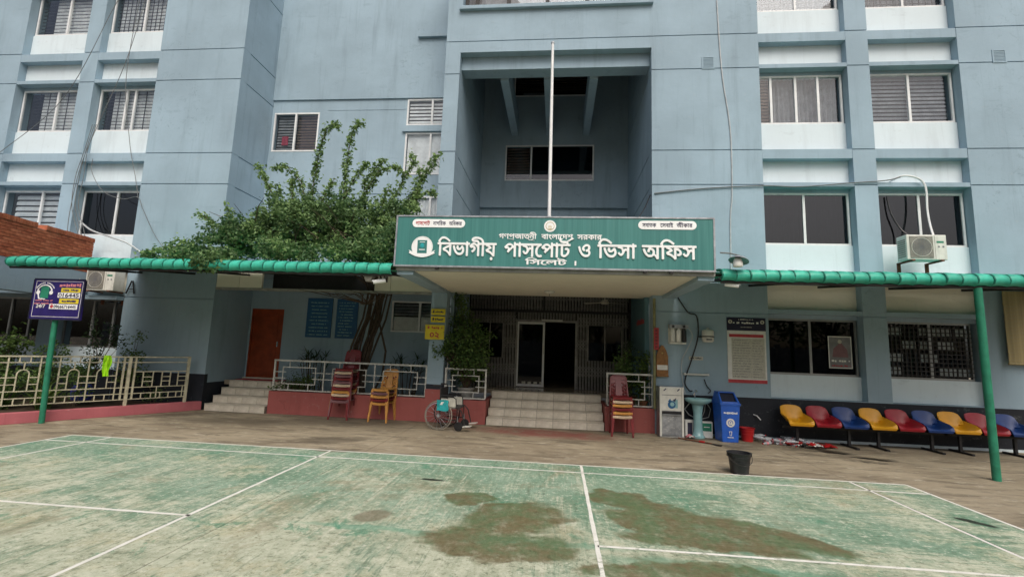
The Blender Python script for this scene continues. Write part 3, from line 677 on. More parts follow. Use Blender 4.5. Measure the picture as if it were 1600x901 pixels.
# windows of the portal recess
w_ = W(-.06, 2.57, 10.40, 11.7, 7.38, [1.21]); louvre(w_, .0, 2.5, 10.62, 11.6, 7.5, 'slatbrown', .09); box('paper_sheet', 'curtain2', w_, .25, 1.0, 7.46, 7.465, 10.46, 10.58)
w_ = W(-.28, 2.69, 7.39, 8.64, 7.38, [.60, 1.25], pm=['glass', 'tintu', 'tintu']); louvre(w_, -.22, .55, 7.45, 8.6, 7.5, 'slatbrown', .1)
# big window above the portal
w_ = W(-1.08, 3.78, 10.70, 12.19, 3.75, [-.76, .10, 1.14, 2.2, 3.3], m='iron', wd=.09); curtain(w_, -.7, 2.1, 10.75, 12.1, 4.05, 'curtain2', .03, .3)
# inset vents and plates
for x in (5.02, 11.60):
    v = MB(); v.box(x, x+.30, 3.485, 3.5, 8.80, 8.83); v.box(x, x+.30, 3.485, 3.5, 9.10, 9.13); v.box(x, x+.03, 3.485, 3.5, 8.83, 9.10); v.box(x+.27, x+.30, 3.485, 3.5, 8.83, 9.10)
    for i in range(7): v.box(x+.03, x+.27, 3.49, 3.499, 8.845+i*.036, 8.865+i*.036)
    v.build('wall_vent', 'wall', B)
# skirting of the right wall with its white foot strip
box('skirting', 'skirt', B, 3.90, 20, 3.49, 3.52, .055, .885); box('foot_strip', 'white', B, 6.5, 20, 3.475, 3.53, 0, .052)
box('skirting', 'skirt', B, -24, -9.7, 3.488, 3.52, .0, .885)
box('pier_skirting', 'skirt', B, -1.49, -1.08, 3.492, 3.6, .76, .87)
# lintel strip over the left porch: white infill panels with an open gap where the climber passes
box('lintel_panel', 'ceil', B, -7.165, -6.55, 3.52, 3.6, 3.08, 3.5); box('lintel_panel', 'ceil', B, -6.54, -5.94, 3.523, 3.6, 3.08, 3.5)
box('lintel_panel', 'ceil', B, -2.95, -2.55, 3.52, 3.6, 3.08, 3.5); box('lintel_panel', 'ceil', B, -2.54, -1.485, 3.523, 3.6, 3.08, 3.5)
box('gap_shade_board', 'black', B, -5.93, -2.96, 3.98, 4.02, 3.09, 3.515)  # black board added so the open gap reads as deep shade
box('lintel_bar', 'cement', B, -7.165, -1.485, 3.51, 3.62, 3.02, 3.078); box('lintel_bar', 'cement', B, -7.165, -1.485, 3.51, 3.7, 3.5, 3.75)
box('porch_ceiling', 'wall', B, -7.165, -3.6, 3.62, 4.99, 3.52, 3.7); box('porch_ceiling', 'wall', B, -2.5, -1.485, 3.62, 4.99, 3.52, 3.7); box('porch_ceiling', 'wall', B, -3.598, -2.502, 4.0, 4.99, 3.52, 3.7)
# --- porch floors, retaining walls
box('porch_floor', 'floor', B, -.02, 2.72, 4.30, 12, .60, .715); box('porch_floor', 'floor', B, -7.16, -5.42, 4.22, 4.99, .58, .70)
box('porch_floor', 'floor', B, -1.08, -.022, 4.9, 12, .60, .7145); box('porch_floor', 'floor', B, 2.722, 3.795, 4.9, 12, .60, .7145)
box('door_mat', 'inkred', B, -6.95, -5.75, 4.35, 4.75, .701, .712)
for x0, x1 in ((-5.42, -1.485), (-1.085, -.03), (2.73, 3.84)):
    box('retaining_wall', 'red', B, x0, x1, 3.48, 3.62, 0, .54)
box('retaining_wall', 'red', B, -1.495, -1.075, 3.47, 3.6, 0, .755)
for x0, x1, y1 in ((-5.42, -5.30, 4.98), (-.14, -.03, 4.9), (2.73, 2.84, 4.9)): box('retaining_wall', 'red', B, x0, x1, 3.622, y1, 0, .538)
for x0, x1 in ((-5.30, -1.49), (-1.08, -.142), (2.842, 3.79)): struct('planter_soil', MB().box(x0, x1, 3.62, 4.95, .3, .46), 'soil')
# --- entrance steps of separate tiles
def steps(name, label, x0, x1, n, y0, tread, rise, tw, parent_cat='steps'):
    t = thing(name, label, parent_cat); tiles = {}
    for i in range(n):
        st = box('step', 'grout', t, x0, x1, y0+i*tread, y0+n*tread+.02, i*rise, (i+1)*rise-.012)
        k = int(round((x1-x0)/tw)); wd = (x1-x0)/k
        for j in range(k):
            for which in ('r', 't'):
                key = (which, round(wd, 3))
                if key not in tiles:
                    bb = MB()
                    if which == 'r': bb.box(.005, wd-.005, -.012, .0, .006, rise-.020)
                    else: bb.box(.004, wd-.004, -.020, tread-.004, 0, .012)
                    tiles[key] = bb.mesh('tile', MAT['tile'])
                o = link('tile', tiles[key], st); o.location = (x0+j*wd, y0+i*tread+random.uniform(-.0015, .0015), i*rise+(.0 if which == 'r' else rise-.012))
    return t
steps('entrance_steps', 'wide flight of four pale tiled steps up to the gated main entrance', .0, 2.71, 4, 3.45, .285, .179, .39)
steps('porch_steps', 'narrow flight of four pale tiled steps up to the red brown door', -7.0, -5.43, 4, 3.40, .27, .175, .40)
# --- entrance canopy with cream soffit and grey side beams
box('canopy_slab', 'roofdark', B, -1.30, 4.22, .72, 4.2, 3.30, 3.75)
box('canopy_soffit', 'ceil', B, -1.08, 4.02, .78, 4.2, 3.13, 3.298)
box('canopy_side_beam', 'wall', B, -1.40, -1.085, .72, 3.498, 3.06, 3.9); box('canopy_side_beam', 'wall', B, 4.025, 4.30, .72, 3.498, 3.06, 3.9)
box('canopy_front_beam', 'cement', B, -1.40, 4.30, .66, .718, 3.13, 4.0)
box('canopy_roof', 'roofdark', B, -1.09, 3.79, 4.2, 7.5, 3.62, 3.74)
# --- lobby behind the gate
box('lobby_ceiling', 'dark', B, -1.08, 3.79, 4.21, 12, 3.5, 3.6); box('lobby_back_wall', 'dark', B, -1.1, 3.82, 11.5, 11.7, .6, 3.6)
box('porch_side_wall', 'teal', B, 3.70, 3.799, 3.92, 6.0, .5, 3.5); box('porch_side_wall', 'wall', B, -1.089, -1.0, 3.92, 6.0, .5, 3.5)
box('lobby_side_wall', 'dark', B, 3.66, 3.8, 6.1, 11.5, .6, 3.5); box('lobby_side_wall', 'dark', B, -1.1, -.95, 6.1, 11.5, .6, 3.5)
# ================================================================== GATE, SIGNBOARD, AWNINGS
gt = thing('collapsible_gate', 'dark steel collapsible lattice gate closing the main entrance under the canopy', 'gate', (0, 6.0, .715))
gb = MB(); gl_ = MB()
def lattice(x0, x1, z0, z1, bands):
    x = x0
    while x < x1:
        gb.box(x-.011, x+.011, -.012, .012, z0, z1); gb.box(x+.024, x+.040, .01, .025, z0, z1)
        for a, b in bands:
            z = a
            while z < b-.05:
                gl_.bar((x, -.016, z), (x+.085, -.016, z+.1), .012, .005, (0,1,0)); gl_.bar((x, -.022, z+.1), (x+.085, -.022, z), .012, .005, (0,1,0)); z += .1
        x += .085
lattice(-.95, 3.6, 2.22, 2.80, [(2.5, 2.8)])
lattice(-.95, .40, 0, 2.14, [(.35, .65), (1.1, 1.4), (1.75, 2.05)]); lattice(2.18, 3.6, 0, 2.14, [(.35, .65), (1.1, 1.4), (1.75, 2.05)])
lattice(.46, 2.12, 1.94, 2.14, [])
gb.build('gate_bars', 'gate', gt, kind='stuff'); gl_.build('gate_lattice', 'gate', gt, kind='stuff')
box('gate_rail', 'iron', gt, -.98, 3.65, -.04, .03, 2.145, 2.21); box('gate_rail', 'iron', gt, -.98, 3.65, -.03, .03, 2.80, 2.85)
box('gate_post', 'iron', gt, 1.18, 1.23, -.05, .03, 2.211, 2.80)
for x0, x1 in ((-.72, .02), (2.50, 3.42)):
    bd = box('gate_window', 'tint', gt, x0, x1, -.06, -.05, .82, 1.80); box('window_backing', 'black', bd, x0, x1, -.048, -.04, .82, 1.80)
    b = MB(); b.box(x0-.03, x0, -.07, -.03, .80, 1.82); b.box(x1, x1+.03, -.07, -.03, .80, 1.82); b.box((x0+x1)/2-.015, (x0+x1)/2+.015, -.068, -.061, .82, 1.8); b.build('window_frame', 'gate', bd)
df = MB(); df.box(.40, .455, -.05, .02, 0, 1.93); df.box(2.125, 2.18, -.05, .02, 0, 1.93); df.box(.455, 2.125, -.05, .02, 1.87, 1.93); df.build('door_frame', 'gate', gt)
dl = MB(); dl.box(.46, .50, -.035, -.005, .02, 1.865); dl.box(1.19, 1.25, -.035, -.005, .02, 1.865); dl.box(.50, 1.19, -.034, -.006, .02, .09); dl.box(.50, 1.19, -.034, -.006, 1.80, 1.865)
dlo = dl.build('glass_door', 'alu', gt); box('pane', 'tint', dlo, .50, 1.19, -.024, -.018, .09, 1.80); box('door_handle', 'acwhite', dlo, 1.205, 1.235, -.075, -.036, .95, 1.2)
box('door_closer', 'acwhite', gt, 1.15, 1.75, -.09, -.052, 1.90, 1.945)
for i in range(4): box('door_sticker', 'paperold', dlo, .62+.17*i, .72+.17*i, -.0265, -.0245, .095, .16)

# ---- signboard
sg = thing('office_signboard', 'long green signboard with white Bengali lettering mounted on the canopy edge', 'signboard', (0, 0, 0))
SY = .60
box('board', 'sign', sg, -1.40, 4.26, SY, SY+.05, 3.22, 4.13)
b = MB(); b.box(-1.43, 4.29, SY-.012, SY+.055, 4.13, 4.155); b.box(-1.43, 4.29, SY-.012, SY+.055, 3.19, 3.22); b.box(-1.43, -1.40, SY-.010, SY+.053, 3.22, 4.13); b.box(4.26, 4.29, SY-.010, SY+.053, 3.22, 4.13)
b.build('board_frame', 'steelgrey', sg)
fy = SY-.002
def T(*a, **k): return text(*a, y=fy-.001, **k)
# first line, main line, place line
for s, x0, x1 in (('গণপজাতনী', .50, 1.19), ('বাংলােদশ', 1.27, 1.84), ('সরকার', 1.91, 2.35)): T(s, sg, 'ink', x0, x1, 3.735, .085, off=.03)
b = MB(); b.bar((.66, fy-.004, 3.735), (.78, fy-.004, 3.716), .012, .006); b.tube([(1.03, fy-.004, 3.745), (1.06, fy-.004, 3.712), (1.11, fy-.004, 3.722), (1.13, fy-.004, 3.745)], .007, 5); b.bar((1.05, fy-.004, 3.72), (1.15, fy-.004, 3.705), .010, .006); b.build('lettering', 'ink', sg)
for s, x0, x1 in (('িবভাগীয়', -.62, .47), ('পাসেপাট', .61, 1.80), ('ও', 1.93, 2.15), ('িভসা', 2.27, 2.95), ('অিফস', 3.04, 3.97)):
    T(s, sg, 'ink', x0, x1, 3.405, .235, off=.024, depth=.018)
MB().prism([(1.66, 3.655), (1.70, 3.655), (1.86, 3.745), (1.83, 3.765)], fy-.021, fy).build('lettering', 'ink', sg)
T('িসেলট', sg, 'ink', .99, 1.74, 3.265, .085, off=.03); MB().prism([(1.875, 3.262), (1.905, 3.262), (1.905, 3.345), (1.875, 3.345)], fy-.006, fy).build('lettering', 'ink', sg)
def pill(x0, x1, z0, z1):
    r = (z1-z0)/2; pl = []
    for k in range(13): a = math.pi/2+math.pi*k/12; pl.append((x0+r+r*math.cos(a), z0+r+r*math.sin(a)))
    for k in range(13): a = -math.pi/2+math.pi*k/12; pl.append((x1-r+r*math.cos(a), z0+r+r*math.sin(a)))
    return MB().prism(pl, fy-.006, fy+.001).build('slogan_plate', 'ink', sg)
p1 = pill(-1.12, -.13, 3.93, 4.085); p2 = pill(2.98, 3.98, 3.935, 4.09)
def T2(s, p, x0, x1, z, m='inkdark'): return text(s, p, m, x0, x1, z, .062, y=fy-.0065, off=.02, depth=.002)
for s, x0, x1, m in (('পাসেপাট', -1.06, -.79, 'inkred'), ('নাগিরক', -.73, -.49, 'inkdark'), ('অিধকার', -.43, -.19, 'inkdark')): T2(s, p1, x0, x1, 3.972, m)
for s, x0, x1 in (('সবাতক', 3.05, 3.29), ('েসবাই', 3.36, 3.58), ('অীকার', 3.64, 3.91)): T2(s, p2, x0, x1, 3.978)
def disc(c, r, y, m, name, p, t=.005, n=32): return cyl(c, r, y-t, y, n).build(name, m, p)
def ring(c, r0, r1, y, m, name, p, t=.003, n=32):
    b = MB(); P = [[(c[0]+r*math.cos(2*math.pi*k/n), yy, c[1]+r*math.sin(2*math.pi*k/n)) for k in range(n)] for r in (r0, r1) for yy in (y, y-t)]
    vs = sum(P, []); f = []
    for k in range(n):
        q = (k+1) % n; f += [(k, q, n+q, n+k), (2*n+k, 3*n+k, 3*n+q, 2*n+q), (n+k, n+q, 3*n+q, 3*n+k), (k, 2*n+k, 2*n+q, q)]
    b._add(vs, f); return b.build(name, m, p)
# round state emblem
e = disc((1.425, 3.975), .108, fy, 'ink', 'emblem', sg); ring((1.425, 3.975), .070, .078, fy-.005, 'inkgold', 'emblem_ring', e)
b = MB()
for dx, h in ((-.026, .03), (-.013, .042), (0, .05), (.013, .042), (.026, .03)): b.prism([(1.425+dx-.005, 3.955), (1.425+dx+.005, 3.955), (1.425+dx*1.3, 3.955+h)], fy-.0075, fy-.005)
b.box(1.385, 1.465, fy-.0075, fy-.005, 3.928, 3.936); b.box(1.40, 1.45, fy-.0075, fy-.005, 3.915, 3.921); b.build('emblem_flower', 'inkgold', e)
# passport department badge
lg = disc((-.91, 3.56), .205, fy, 'ink', 'badge', sg, n=40); ring((-.91, 3.56), .178, .186, fy-.005, 'curtain', 'badge_ring', lg)
ps = box('passport_print', 'sign', lg, -1.0, -.82, fy-.0085, fy-.005, 3.44, 3.685); disc((-.91, 3.585), .04, fy-.0085, 'tealcloth', 'passport_seal', lg, .002, 16)
box('passport_line', 'ink', lg, -.96, -.86, fy-.0105, fy-.0085, 3.645, 3.655); box('passport_line', 'ink', lg, -.965, -.855, fy-.0105, fy-.0085, 3.50, 3.515)
b = MB(); n = 12; L = []
for k in range(n+1):
    u = -1+2*k/n; L.append((-.91+.20*u, 3.365+.055*u*u))
b.prism([(x, z) for x, z in L]+[(x, z+.055) for x, z in reversed(L)], fy-.012, fy-.005); b.prism([(-1.11, 3.42), (-1.155, 3.445), (-1.135, 3.47), (-1.16, 3.50), (-1.10, 3.475)], fy-.009, fy-.004); b.prism([(-.71, 3.42), (-.665, 3.445), (-.685, 3.47), (-.66, 3.50), (-.72, 3.475)], fy-.009, fy-.004)
b.build('badge_ribbon', 'ink', lg); ring((-.91, 3.56), .20, .206, fy-.005, 'sign', 'badge_rim', lg)
for x in (-.62, 3.1, 3.55): MB().box(x-.03, x+.03, SY-.02, SY+.04, 3.155, 3.188).build('board_clip', 'iron', sg)
box('board_bracket', 'acwhite', sg, 2.16, 2.5, SY+.06, SY+.1, 4.13, 4.18)

# ---- flagpole on the canopy
fp = thing('flagpole', 'tall thin white flagpole standing behind the signboard in front of the recess', 'flagpole', (1.40, .90, 3.752))
MB().tube([(0,0,0), (-.01,0,2), (-.02,0,4.0)], [.034, .031, .026], 12).build('pole', 'poleW', fp, smooth=True)
MB().lathe([(0, 4.0), (.034, 4.0), (.036, 4.03), (.02, 4.05), (0, 4.06)], (-.02,0,0), 12).build('finial', 'steelgrey', fp, smooth=True)
MB().lathe([(.08, 0), (.08, .02), (.04, .03), (.04, .1)], (0,0,0), 12).build('base_flange', 'steelgrey', fp)

# ---- awnings: each pan of the rolled sheet is a piece of its own
def awning(name, label, x0, x1, n, gaps=()):
    t = thing(name, label, 'awning', (0,0,0)); wd = (x1-x0)/n
    prof = [(.62, 3.055), (.565, 3.085), (.545, 3.13), (.56, 3.185), (.61, 3.225), (.72, 3.25), (1.2, 3.29)]
    g = [[(wd*u, y, z+.015*math.sin(math.pi*u)) for u in (0, .14, .32, .5, .68, .86, 1)] for y, z in prof]
    me = MB().shell([list(r) for r in g], -.012).mesh('awning_pan', MAT['awn'], smooth=True)
    def prf(dy): return [(wd*dy, y-.012, z+.012) for y, z in prof]
    rb = MB(); 
    rm = MB().tube([(0, y-.010, z+.010) for y, z in prof], .016, 6).mesh('awning_rib', MAT['awnrib'], smooth=True)
    for i in range(n):
        o = link('awning_pan', me, t); o.location = (x0+i*wd, random.uniform(-.008, .008), random.uniform(-.008, .006))
        r = link('awning_rib', rm, o); r.location = (0, 0, 0)
    seg = MB()
    spans = [(x0, x1, 3.49)] if not gaps else gaps
    for a, b, ye in spans:
        k = max(1, int((b-a)/.075)); zz = lambda y: 3.29+(y-1.2)*.075
        P = [[(a+(b-a)*i/k, y, zz(y)+.012*(i % 2)) for i in range(k+1)] for y in (1.19, ye)]
        seg.shell(P, -.006)
    seg.build('awning_roof', 'awn', t)
    fb = MB(); fb.tube([(x0, .64, 3.03), (x1, .64, 3.03)], .022, 8); fb.build('front_pipe', 'iron', t)
    for i in range(int((x1-x0)/1.5)+2):
        x = min(x0+.1+i*1.5, x1-.1)
        if any(a < x < b and ye < 3.4 for a, b, ye in spans): continue
        MB().bar((x, .66, 3.085), (x, 3.49, 3.405), .04, .05).build('rafter', 'iron', t)
    for y in (1.4, 2.4):
        box('purlin', 'iron', t, x0, x1, y-.02, y+.02, 3.245+(y-1.2)*.075, 3.28+(y-1.2)*.075)
    return t
aL = awning('green_awning', 'green ribbed sheet awning over the left porch with a climber spilling across it', -9.37, -1.46, 35, [(-9.37, -4.35, 3.49), (-4.35, -3.5, 3.49), (-3.5, -2.55, 3.2), (-2.55, -1.46, 3.49)])
aR = awning('green_awning', 'green ribbed sheet awning over the row of coloured seats, carried by the green post', 4.38, 11.9, 32)
MB().tube([(8.45, .65, 0), (8.44, .65, 3.02)], .056, 16).build('support_post', 'gpost', aR, smooth=True)
MB().tube([(11.7, .65, 0), (11.7, .65, 3.02)], .062, 16).build('support_post', 'gpost', aR, smooth=True)

# ---- information board (left)
sp = thing('information_sign', 'small dark blue hotline sign on a green post by the cream fence', 'sign', (-8.40, .86, 0))
MB().tube([(0.03, 0, 0), (-.02, 0, 1.2), (-.05, .0, 2.75)], .048, 14).build('post', 'gpost', sp, smooth=True)
ib = MB().hexa([(-.555,-.075,2.02),(.60,-.075,2.02),(.60,-.05,2.02),(-.555,-.05,2.02)], [(-.555,-.075,2.82),(.57,-.075,2.82),(.57,-.05,2.82),(-.555,-.05,2.82)]).build('board', 'navy', sp)
yb = -.0755
b = MB(); b.box(-.555,.59,-.085,-.045,2.005,2.03); b.box(-.545,.565,-.085,-.045,2.81,2.835); b.box(-.56,-.54,-.084,-.046,2.03,2.81); b.box(.565,.59,-.084,-.046,2.03,2.81); b.build('board_frame', 'navydk', sp)
b = MB(); b.box(-.50,.545,yb-.002,yb,2.065,2.073); b.box(-.50,.545,yb-.002,yb,2.777,2.785); b.box(-.50,-.492,yb-.002,yb,2.073,2.777); b.box(.537,.545,yb-.002,yb,2.073,2.777); b.build('border_line', 'paper', ib)
def plate(m, x0, x1, z0, z1, p=ib): return box('text_plate', m, p, x0, x1, yb-.004, yb-.0005, z0, z1)
scribble(ib, 'inkpink', .03, .50, 2.67, 2.745, yb-.001, 'heading_print'); plate('yellow', .08, .51, 2.565, 2.65); plate('ink', .02, .51, 2.455, 2.555); plate('yellow', .07, .50, 2.34, 2.435); plate('ink', -.13, .49, 2.225, 2.325)
scribble(ib, 'navy', .12, .46, 2.585, 2.63, yb-.0045); scribble(ib, 'navy', .13, .45, 2.365, 2.41, yb-.0045)
text('16445', ib, 'inkdark', .13, .49, 2.468, .075, y=yb-.0045, ref='4', off=.03, depth=.002)
text('09666716445', ib, 'inkdark', -.03, .46, 2.245, .06, y=yb-.0045, ref='4', off=.02, depth=.002)
text('24/7', ib, 'paper', -.43, -.22, 2.245, .07, y=yb-.0005, ref='4', off=.03, depth=.003)
ring((.075, 2.505), .022, .036, yb-.0045, 'inkdark', 'phone_mark', ib); disc((-.075, 2.275), .035, yb-.0045, 'inkred', 'phone_mark', ib, .002, 14)
box('passport_print', 'greenprint', ib, -.37, -.19, yb-.006, yb-.0005, 2.44, 2.67)
b = MB(); b.tube([(-.28+.155*math.cos(a), yb-.004, 2.575+.125*math.sin(a)) for a in [math.pi*k/12 for k in range(13)]], .012, 6); b.lathe([(0,-.004),(.04,-.004),(.04,.004),(0,.004)], (-.425, yb-.004, 2.55), 12, 'Y'); b.lathe([(0,-.004),(.04,-.004),(.04,.004),(0,.004)], (-.135, yb-.004, 2.55), 12, 'Y'); b.tube([(-.42, yb-.004, 2.53), (-.39, yb-.004, 2.425), (-.25, yb-.004, 2.415)], .012, 6)
b.build('headset_print', 'ink', ib)
b = MB()
for k in range(15):
    if k == 7: continue
    a = R(28+124*k/14); c, s = -.28+.215*math.cos(a), 2.56+.185*math.sin(a); b.box(c-.009, c+.009, yb-.003, yb, s-.012, s+.014)
b.build('arched_print', 'ink', ib)
scribble(ib, 'inkpink', -.46, -.08, 2.375, 2.405, yb-.001); scribble(ib, 'inkpink', -.48, -.06, 2.315, 2.348, yb-.001)

# ---- cream fence on the pink kerb (left)
FD = Vector((.474, .881, 0)); FO = Vector((-8.765, .472, 0)); FN = Vector((-.881, .474, 0)); FR = math.atan2(FD.y, FD.x)
kb = thing('planter_kerb', 'low pink painted kerb under the cream fence along the garden bed', 'kerb', FO, FR)
MB().box(-2.6, 3.42, 0, .17, 0, .21).build('kerb_wall', 'pink', kb, bevel=.012)
fe = thing('garden_fence', 'cream painted steel fence with arched panels along the left garden bed', 'fence', FO+FN*.09, FR)
def rodp(nm, m, p, s0, z0, s1, z1, r): b = MB(); rod(b, s0, z0, s1, z1, r); return b.build(nm, m, p)
def rod(b, s0, z0, s1, z1, r=.012): b.bar((s0, 0, z0), (s1, 0, z1), 2*r, 2*r, (0,1,0))
for z in (1.28,): box('top_rail', 'cream', fe, -2.5, 3.06, -.018, .018, z-.014, z+.014)
for z in (1.16, .605, .47, .345): box('rail', 'cream', fe, -2.5, 3.05, -.008, .008, z-.009, z+.009)
sv = [-2.07, -1.62, -1.35, -.90, -.46, -.02, .433, .72, 1.18, 1.665]
for s in sv: box('upright', 'cream', fe, s-.011, s+.011, -.011, .011, .335, 1.275)
for s in (1.78, 1.99): box('upright', 'cream', fe, s-.017, s+.017, -.016, .016, .335, 1.275)
for s in (1.885, 3.06): box('post', 'cream', fe, s-.027, s+.027, -.028, .028, .20, 1.30 if s > 3 else 1.262)
for a, c in ((-2.07, -1.62), (-1.35, -.90), (-.46, -.02), (-.02, .433), (.72, 1.18), (1.18, 1.665)):
    m_ = (a+c)/2; hw = (c-a)*.19; b = MB()
    pts = [(m_-hw, 0, .61), (m_-hw, 0, .93)]+[(m_-hw*math.cos(math.pi*k/8), 0, .93+hw*math.sin(math.pi*k/8)) for k in range(1, 8)]+[(m_+hw, 0, .93), (m_+hw, 0, .61)]
    b.tube(pts, .012, 6); b.build('arch_bar', 'cream', fe)
    for z in (.87, .735): rodp('short_bar', 'cream', fe, a, z, m_-hw, z, .009); rodp('short_bar', 'cream', fe, m_+hw, z, c, z, .009)
    rodp('short_bar', 'cream', fe, m_, .93+hw, m_, 1.16, .009)
    for q in (.33, .67): rodp('short_bar', 'cream', fe, a+(c-a)*q, 1.16, a+(c-a)*q, 1.28, .009); rodp('short_bar', 'cream', fe, a+(c-a)*q, .345, a+(c-a)*q, .47, .009)
for s in (2.16, 2.35, 2.53, 2.70, 2.86): rodp('key_bar', 'cream', fe, s, .605, s, .95, .010); rodp('key_bar', 'cream', fe, s, .345, s, .47, .009)
rodp('key_bar', 'cream', fe, 2.0, .95, 3.03, .95, .010)
for s0, s1 in ((2.16, 2.35), (2.53, 2.70), (2.86, 3.03)):
    for z in (.73, .83): rodp('key_bar', 'cream', fe, s0, z, s1, z, .009)
for s in (2.45, 2.98): rodp('key_bar', 'cream', fe, s, .345, s, .605, .009)
ck = thing('lime_cloth', 'bright lime green cloth hanging over the cream fence', 'cloth', FO+FD*1.46+FN*.09, FR)
g = []
for i in range(9):
    v = i/8; z = 1.305-.44*v; hw = .055+.02*math.sin(v*5)+.015*v; g.append([(hw*(2*j/6-1)+.012*math.sin(v*7+j), -.028-.018*math.sin(j*1.9+v*4)-.01*v, z) for j in range(7)])
MB().shell(g, .012).build('front_fold', 'lime', ck, smooth=True)
g = [[(.05*(2*j/5-1), .028+.01*math.sin(j*2+i), 1.305-.10*i) for j in range(6)] for i in range(3)]
MB().shell(g, -.012).build('back_fold', 'lime', ck, smooth=True)
MB().shell([[(.055*(2*j/5-1), y, z) for j in range(6)] for y, z in ((-.03, 1.30), (0, 1.312), (.03, 1.30))], .01).build('top_fold', 'lime', ck, smooth=True)

# ---- grey white rails on the red walls
def railing(label, x0, x1, y, z0, z1, panels, full=True):
    t = thing('porch_railing', label, 'railing', (x0, y, z0)); L = x1-x0; H = z1-z0
    box('top_rail', 'rail', t, -.02, L+.02, -.025, .025, H-.04, H); box('bottom_rail', 'rail', t, 0, L, -.016, .016, 0, .03)
    pw = L/panels
    for i in range(panels+1): box('post', 'rail', t, i*pw-(.02 if i in (0, panels) else .014), i*pw+(.02 if i in (0, panels) else .014), -.018, .018, .03, H-.04)
    for i in range(panels):
        a, c = i*pw, (i+1)*pw; b = MB(); ix0, ix1, iz0, iz1 = a+pw*.17, c-pw*.17, H*.22, H*.76; r = .011
        rod(b, ix0-r, iz0, ix1+r, iz0, r); rod(b, ix0-r, iz1, ix1+r, iz1, r); rod(b, ix0, iz0+r, ix0, iz1-r, r); rod(b, ix1, iz0+r, ix1, iz1-r, r)
        b.build('inner_frame', 'rail', t)
        for z in (.40, .60): rodp('link_bar', 'rail', t, a, H*z, ix0+.08, H*z, .009); rodp('link_bar', 'rail', t, ix1-.08, H*z, c, H*z, .009)
        for q in (.30, .70): rodp('link_bar', 'rail', t, a+pw*q, .03, a+pw*q, iz0, .009); rodp('link_bar', 'rail', t, a+pw*q, iz1, a+pw*q, H-.04, .009)
    return t
railing('long three panel pale railing on the red wall behind the two left chair stacks', -5.36, -1.51, 3.55, .56, 1.31, 3)
railing('short pale railing on the red wall in front of the bushy potted shrub', -1.03, -.06, 3.55, .56, 1.27, 1)
railing('short pale railing on the red wall behind the right maroon chair stack', 2.78, 3.80, 3.55, .56, 1.31, 1)
# ================================================================== STACKED PLASTIC CHAIRS
def chair_mesh():
    M = {}
    prof = [(-.218, .380), (-.226, .402), (-.205, .42), (-.10, .412), (.04, .402), (.16, .405), (.205, .43)]
    g = [[(x*(1 if y < .1 else .92), y, z+.012*(abs(x)/.2)**2) for x in (-.205, -.12, 0, .12, .205)] for y, z in prof]
    M['seat'] = ('seat', MB().shell([list(r) for r in g], -.010).mesh('seat', MAT['mar'], True))
    def P(x, v): return (x, .205+.115*v+.012*v*v, .42+.45*v)   # on the back plane, v 0..1
    b = MB(); hw = lambda v: .200-.028*v
    L = [P(-hw(v), v) for v in (0, .3, .6, .88)]+[P(-.148, .965), P(-.09, .995)]+[P(0, 1.0)]+[P(.09, .995), P(.148, .965)]+[P(hw(v), v) for v in (.88, .6, .3, 0)]
    b.tube(L, .017, 6)
    g = [[P(x, v) for x in (-.075+.02*v, 0, .075-.02*v)] for v in (.02, .3, .6, .98)]; b.shell(g, -.008)
    g = [[P(x, v) for x in (-hw(v)+.01, -.07, .07, hw(v)-.01)] for v in (.80, .9, .96)]; b.shell(g, -.008)
    for s in (-1, 1):
        for v in (.22, .52):
            b.tube([P(s*.075, v-.10), P(s*.125, v), P(s*.18, v+.06)], .013, 5); b.tube([P(s*.07, v+.14), P(s*.125, v+.03), P(s*.185, v-.08)], .010, 5)
    M['back'] = ('backrest', b.mesh('backrest', MAT['mar'], True))
    def leg(xt, yt, xb, yb, zt):
        def q(x, y, z, a, c): return [(x-a, y-c, z), (x+a, y-c, z), (x+a, y+c, z), (x-a, y+c, z)]
        return MB().hexa(q(xb, yb, 0, .017, .017), q(xt, yt, zt, .028, .022)).mesh('leg', MAT['mar'], False, .005)
    for i, s in enumerate((-1, 1)):
        M['lf%d' % i] = ('leg', leg(s*.19, -.20, s*.225, -.235, .40)); M['lb%d' % i] = ('leg', leg(s*.175, .20, s*.195, .27, .43))
    return M
CM = chair_mesh(); CMC = {}
def colored(key, m):
    if (key, m) not in CMC:
        me = CM[key][1].copy(); me.materials.clear(); me.materials.append(MAT[m]); CMC[(key, m)] = me
    return CMC[(key, m)]
def chair(loc, rz, cols, label, group):
    t = thing('plastic_chair', label, 'chair', loc, rz, group)
    for k in CM: link(CM[k][0], colored(k, cols[0] if k == 'seat' else cols[1]), t)
    return t
ORD = ['lowest', 'second lowest', 'third lowest', 'fourth lowest', 'fifth lowest', 'sixth lowest', 'seventh lowest', 'eighth lowest', 'ninth lowest', 'tenth lowest', 'topmost']
CW = {'mar': 'maroon', 'tan': 'tan yellow', 'creamp': 'cream', 'purple': 'purple brown'}
def stack(x, y, rz, seats, legs, pitch, where, group):
    n = len(seats)
    for i in range(n):
        pos = 'topmost' if i == n-1 else ORD[i]
        chair((x+random.uniform(-.006, .006), y+.012*i-.006*n, pitch*i), rz+random.uniform(-.02, .02), (seats[i], legs[i]), '%s plastic chair, %s in %s' % (CW[seats[i]], pos, where), group)
stack(-3.41, 3.34, R(2), ['purple', 'mar', 'creamp', 'tan', 'mar', 'creamp', 'purple', 'mar', 'purple', 'creamp', 'mar'], ['mar', 'purple', 'mar', 'tan', 'mar', 'mar', 'purple', 'mar', 'mar', 'mar', 'mar'], .073, 'the tall left stack', 'chairs in the tall left stack')
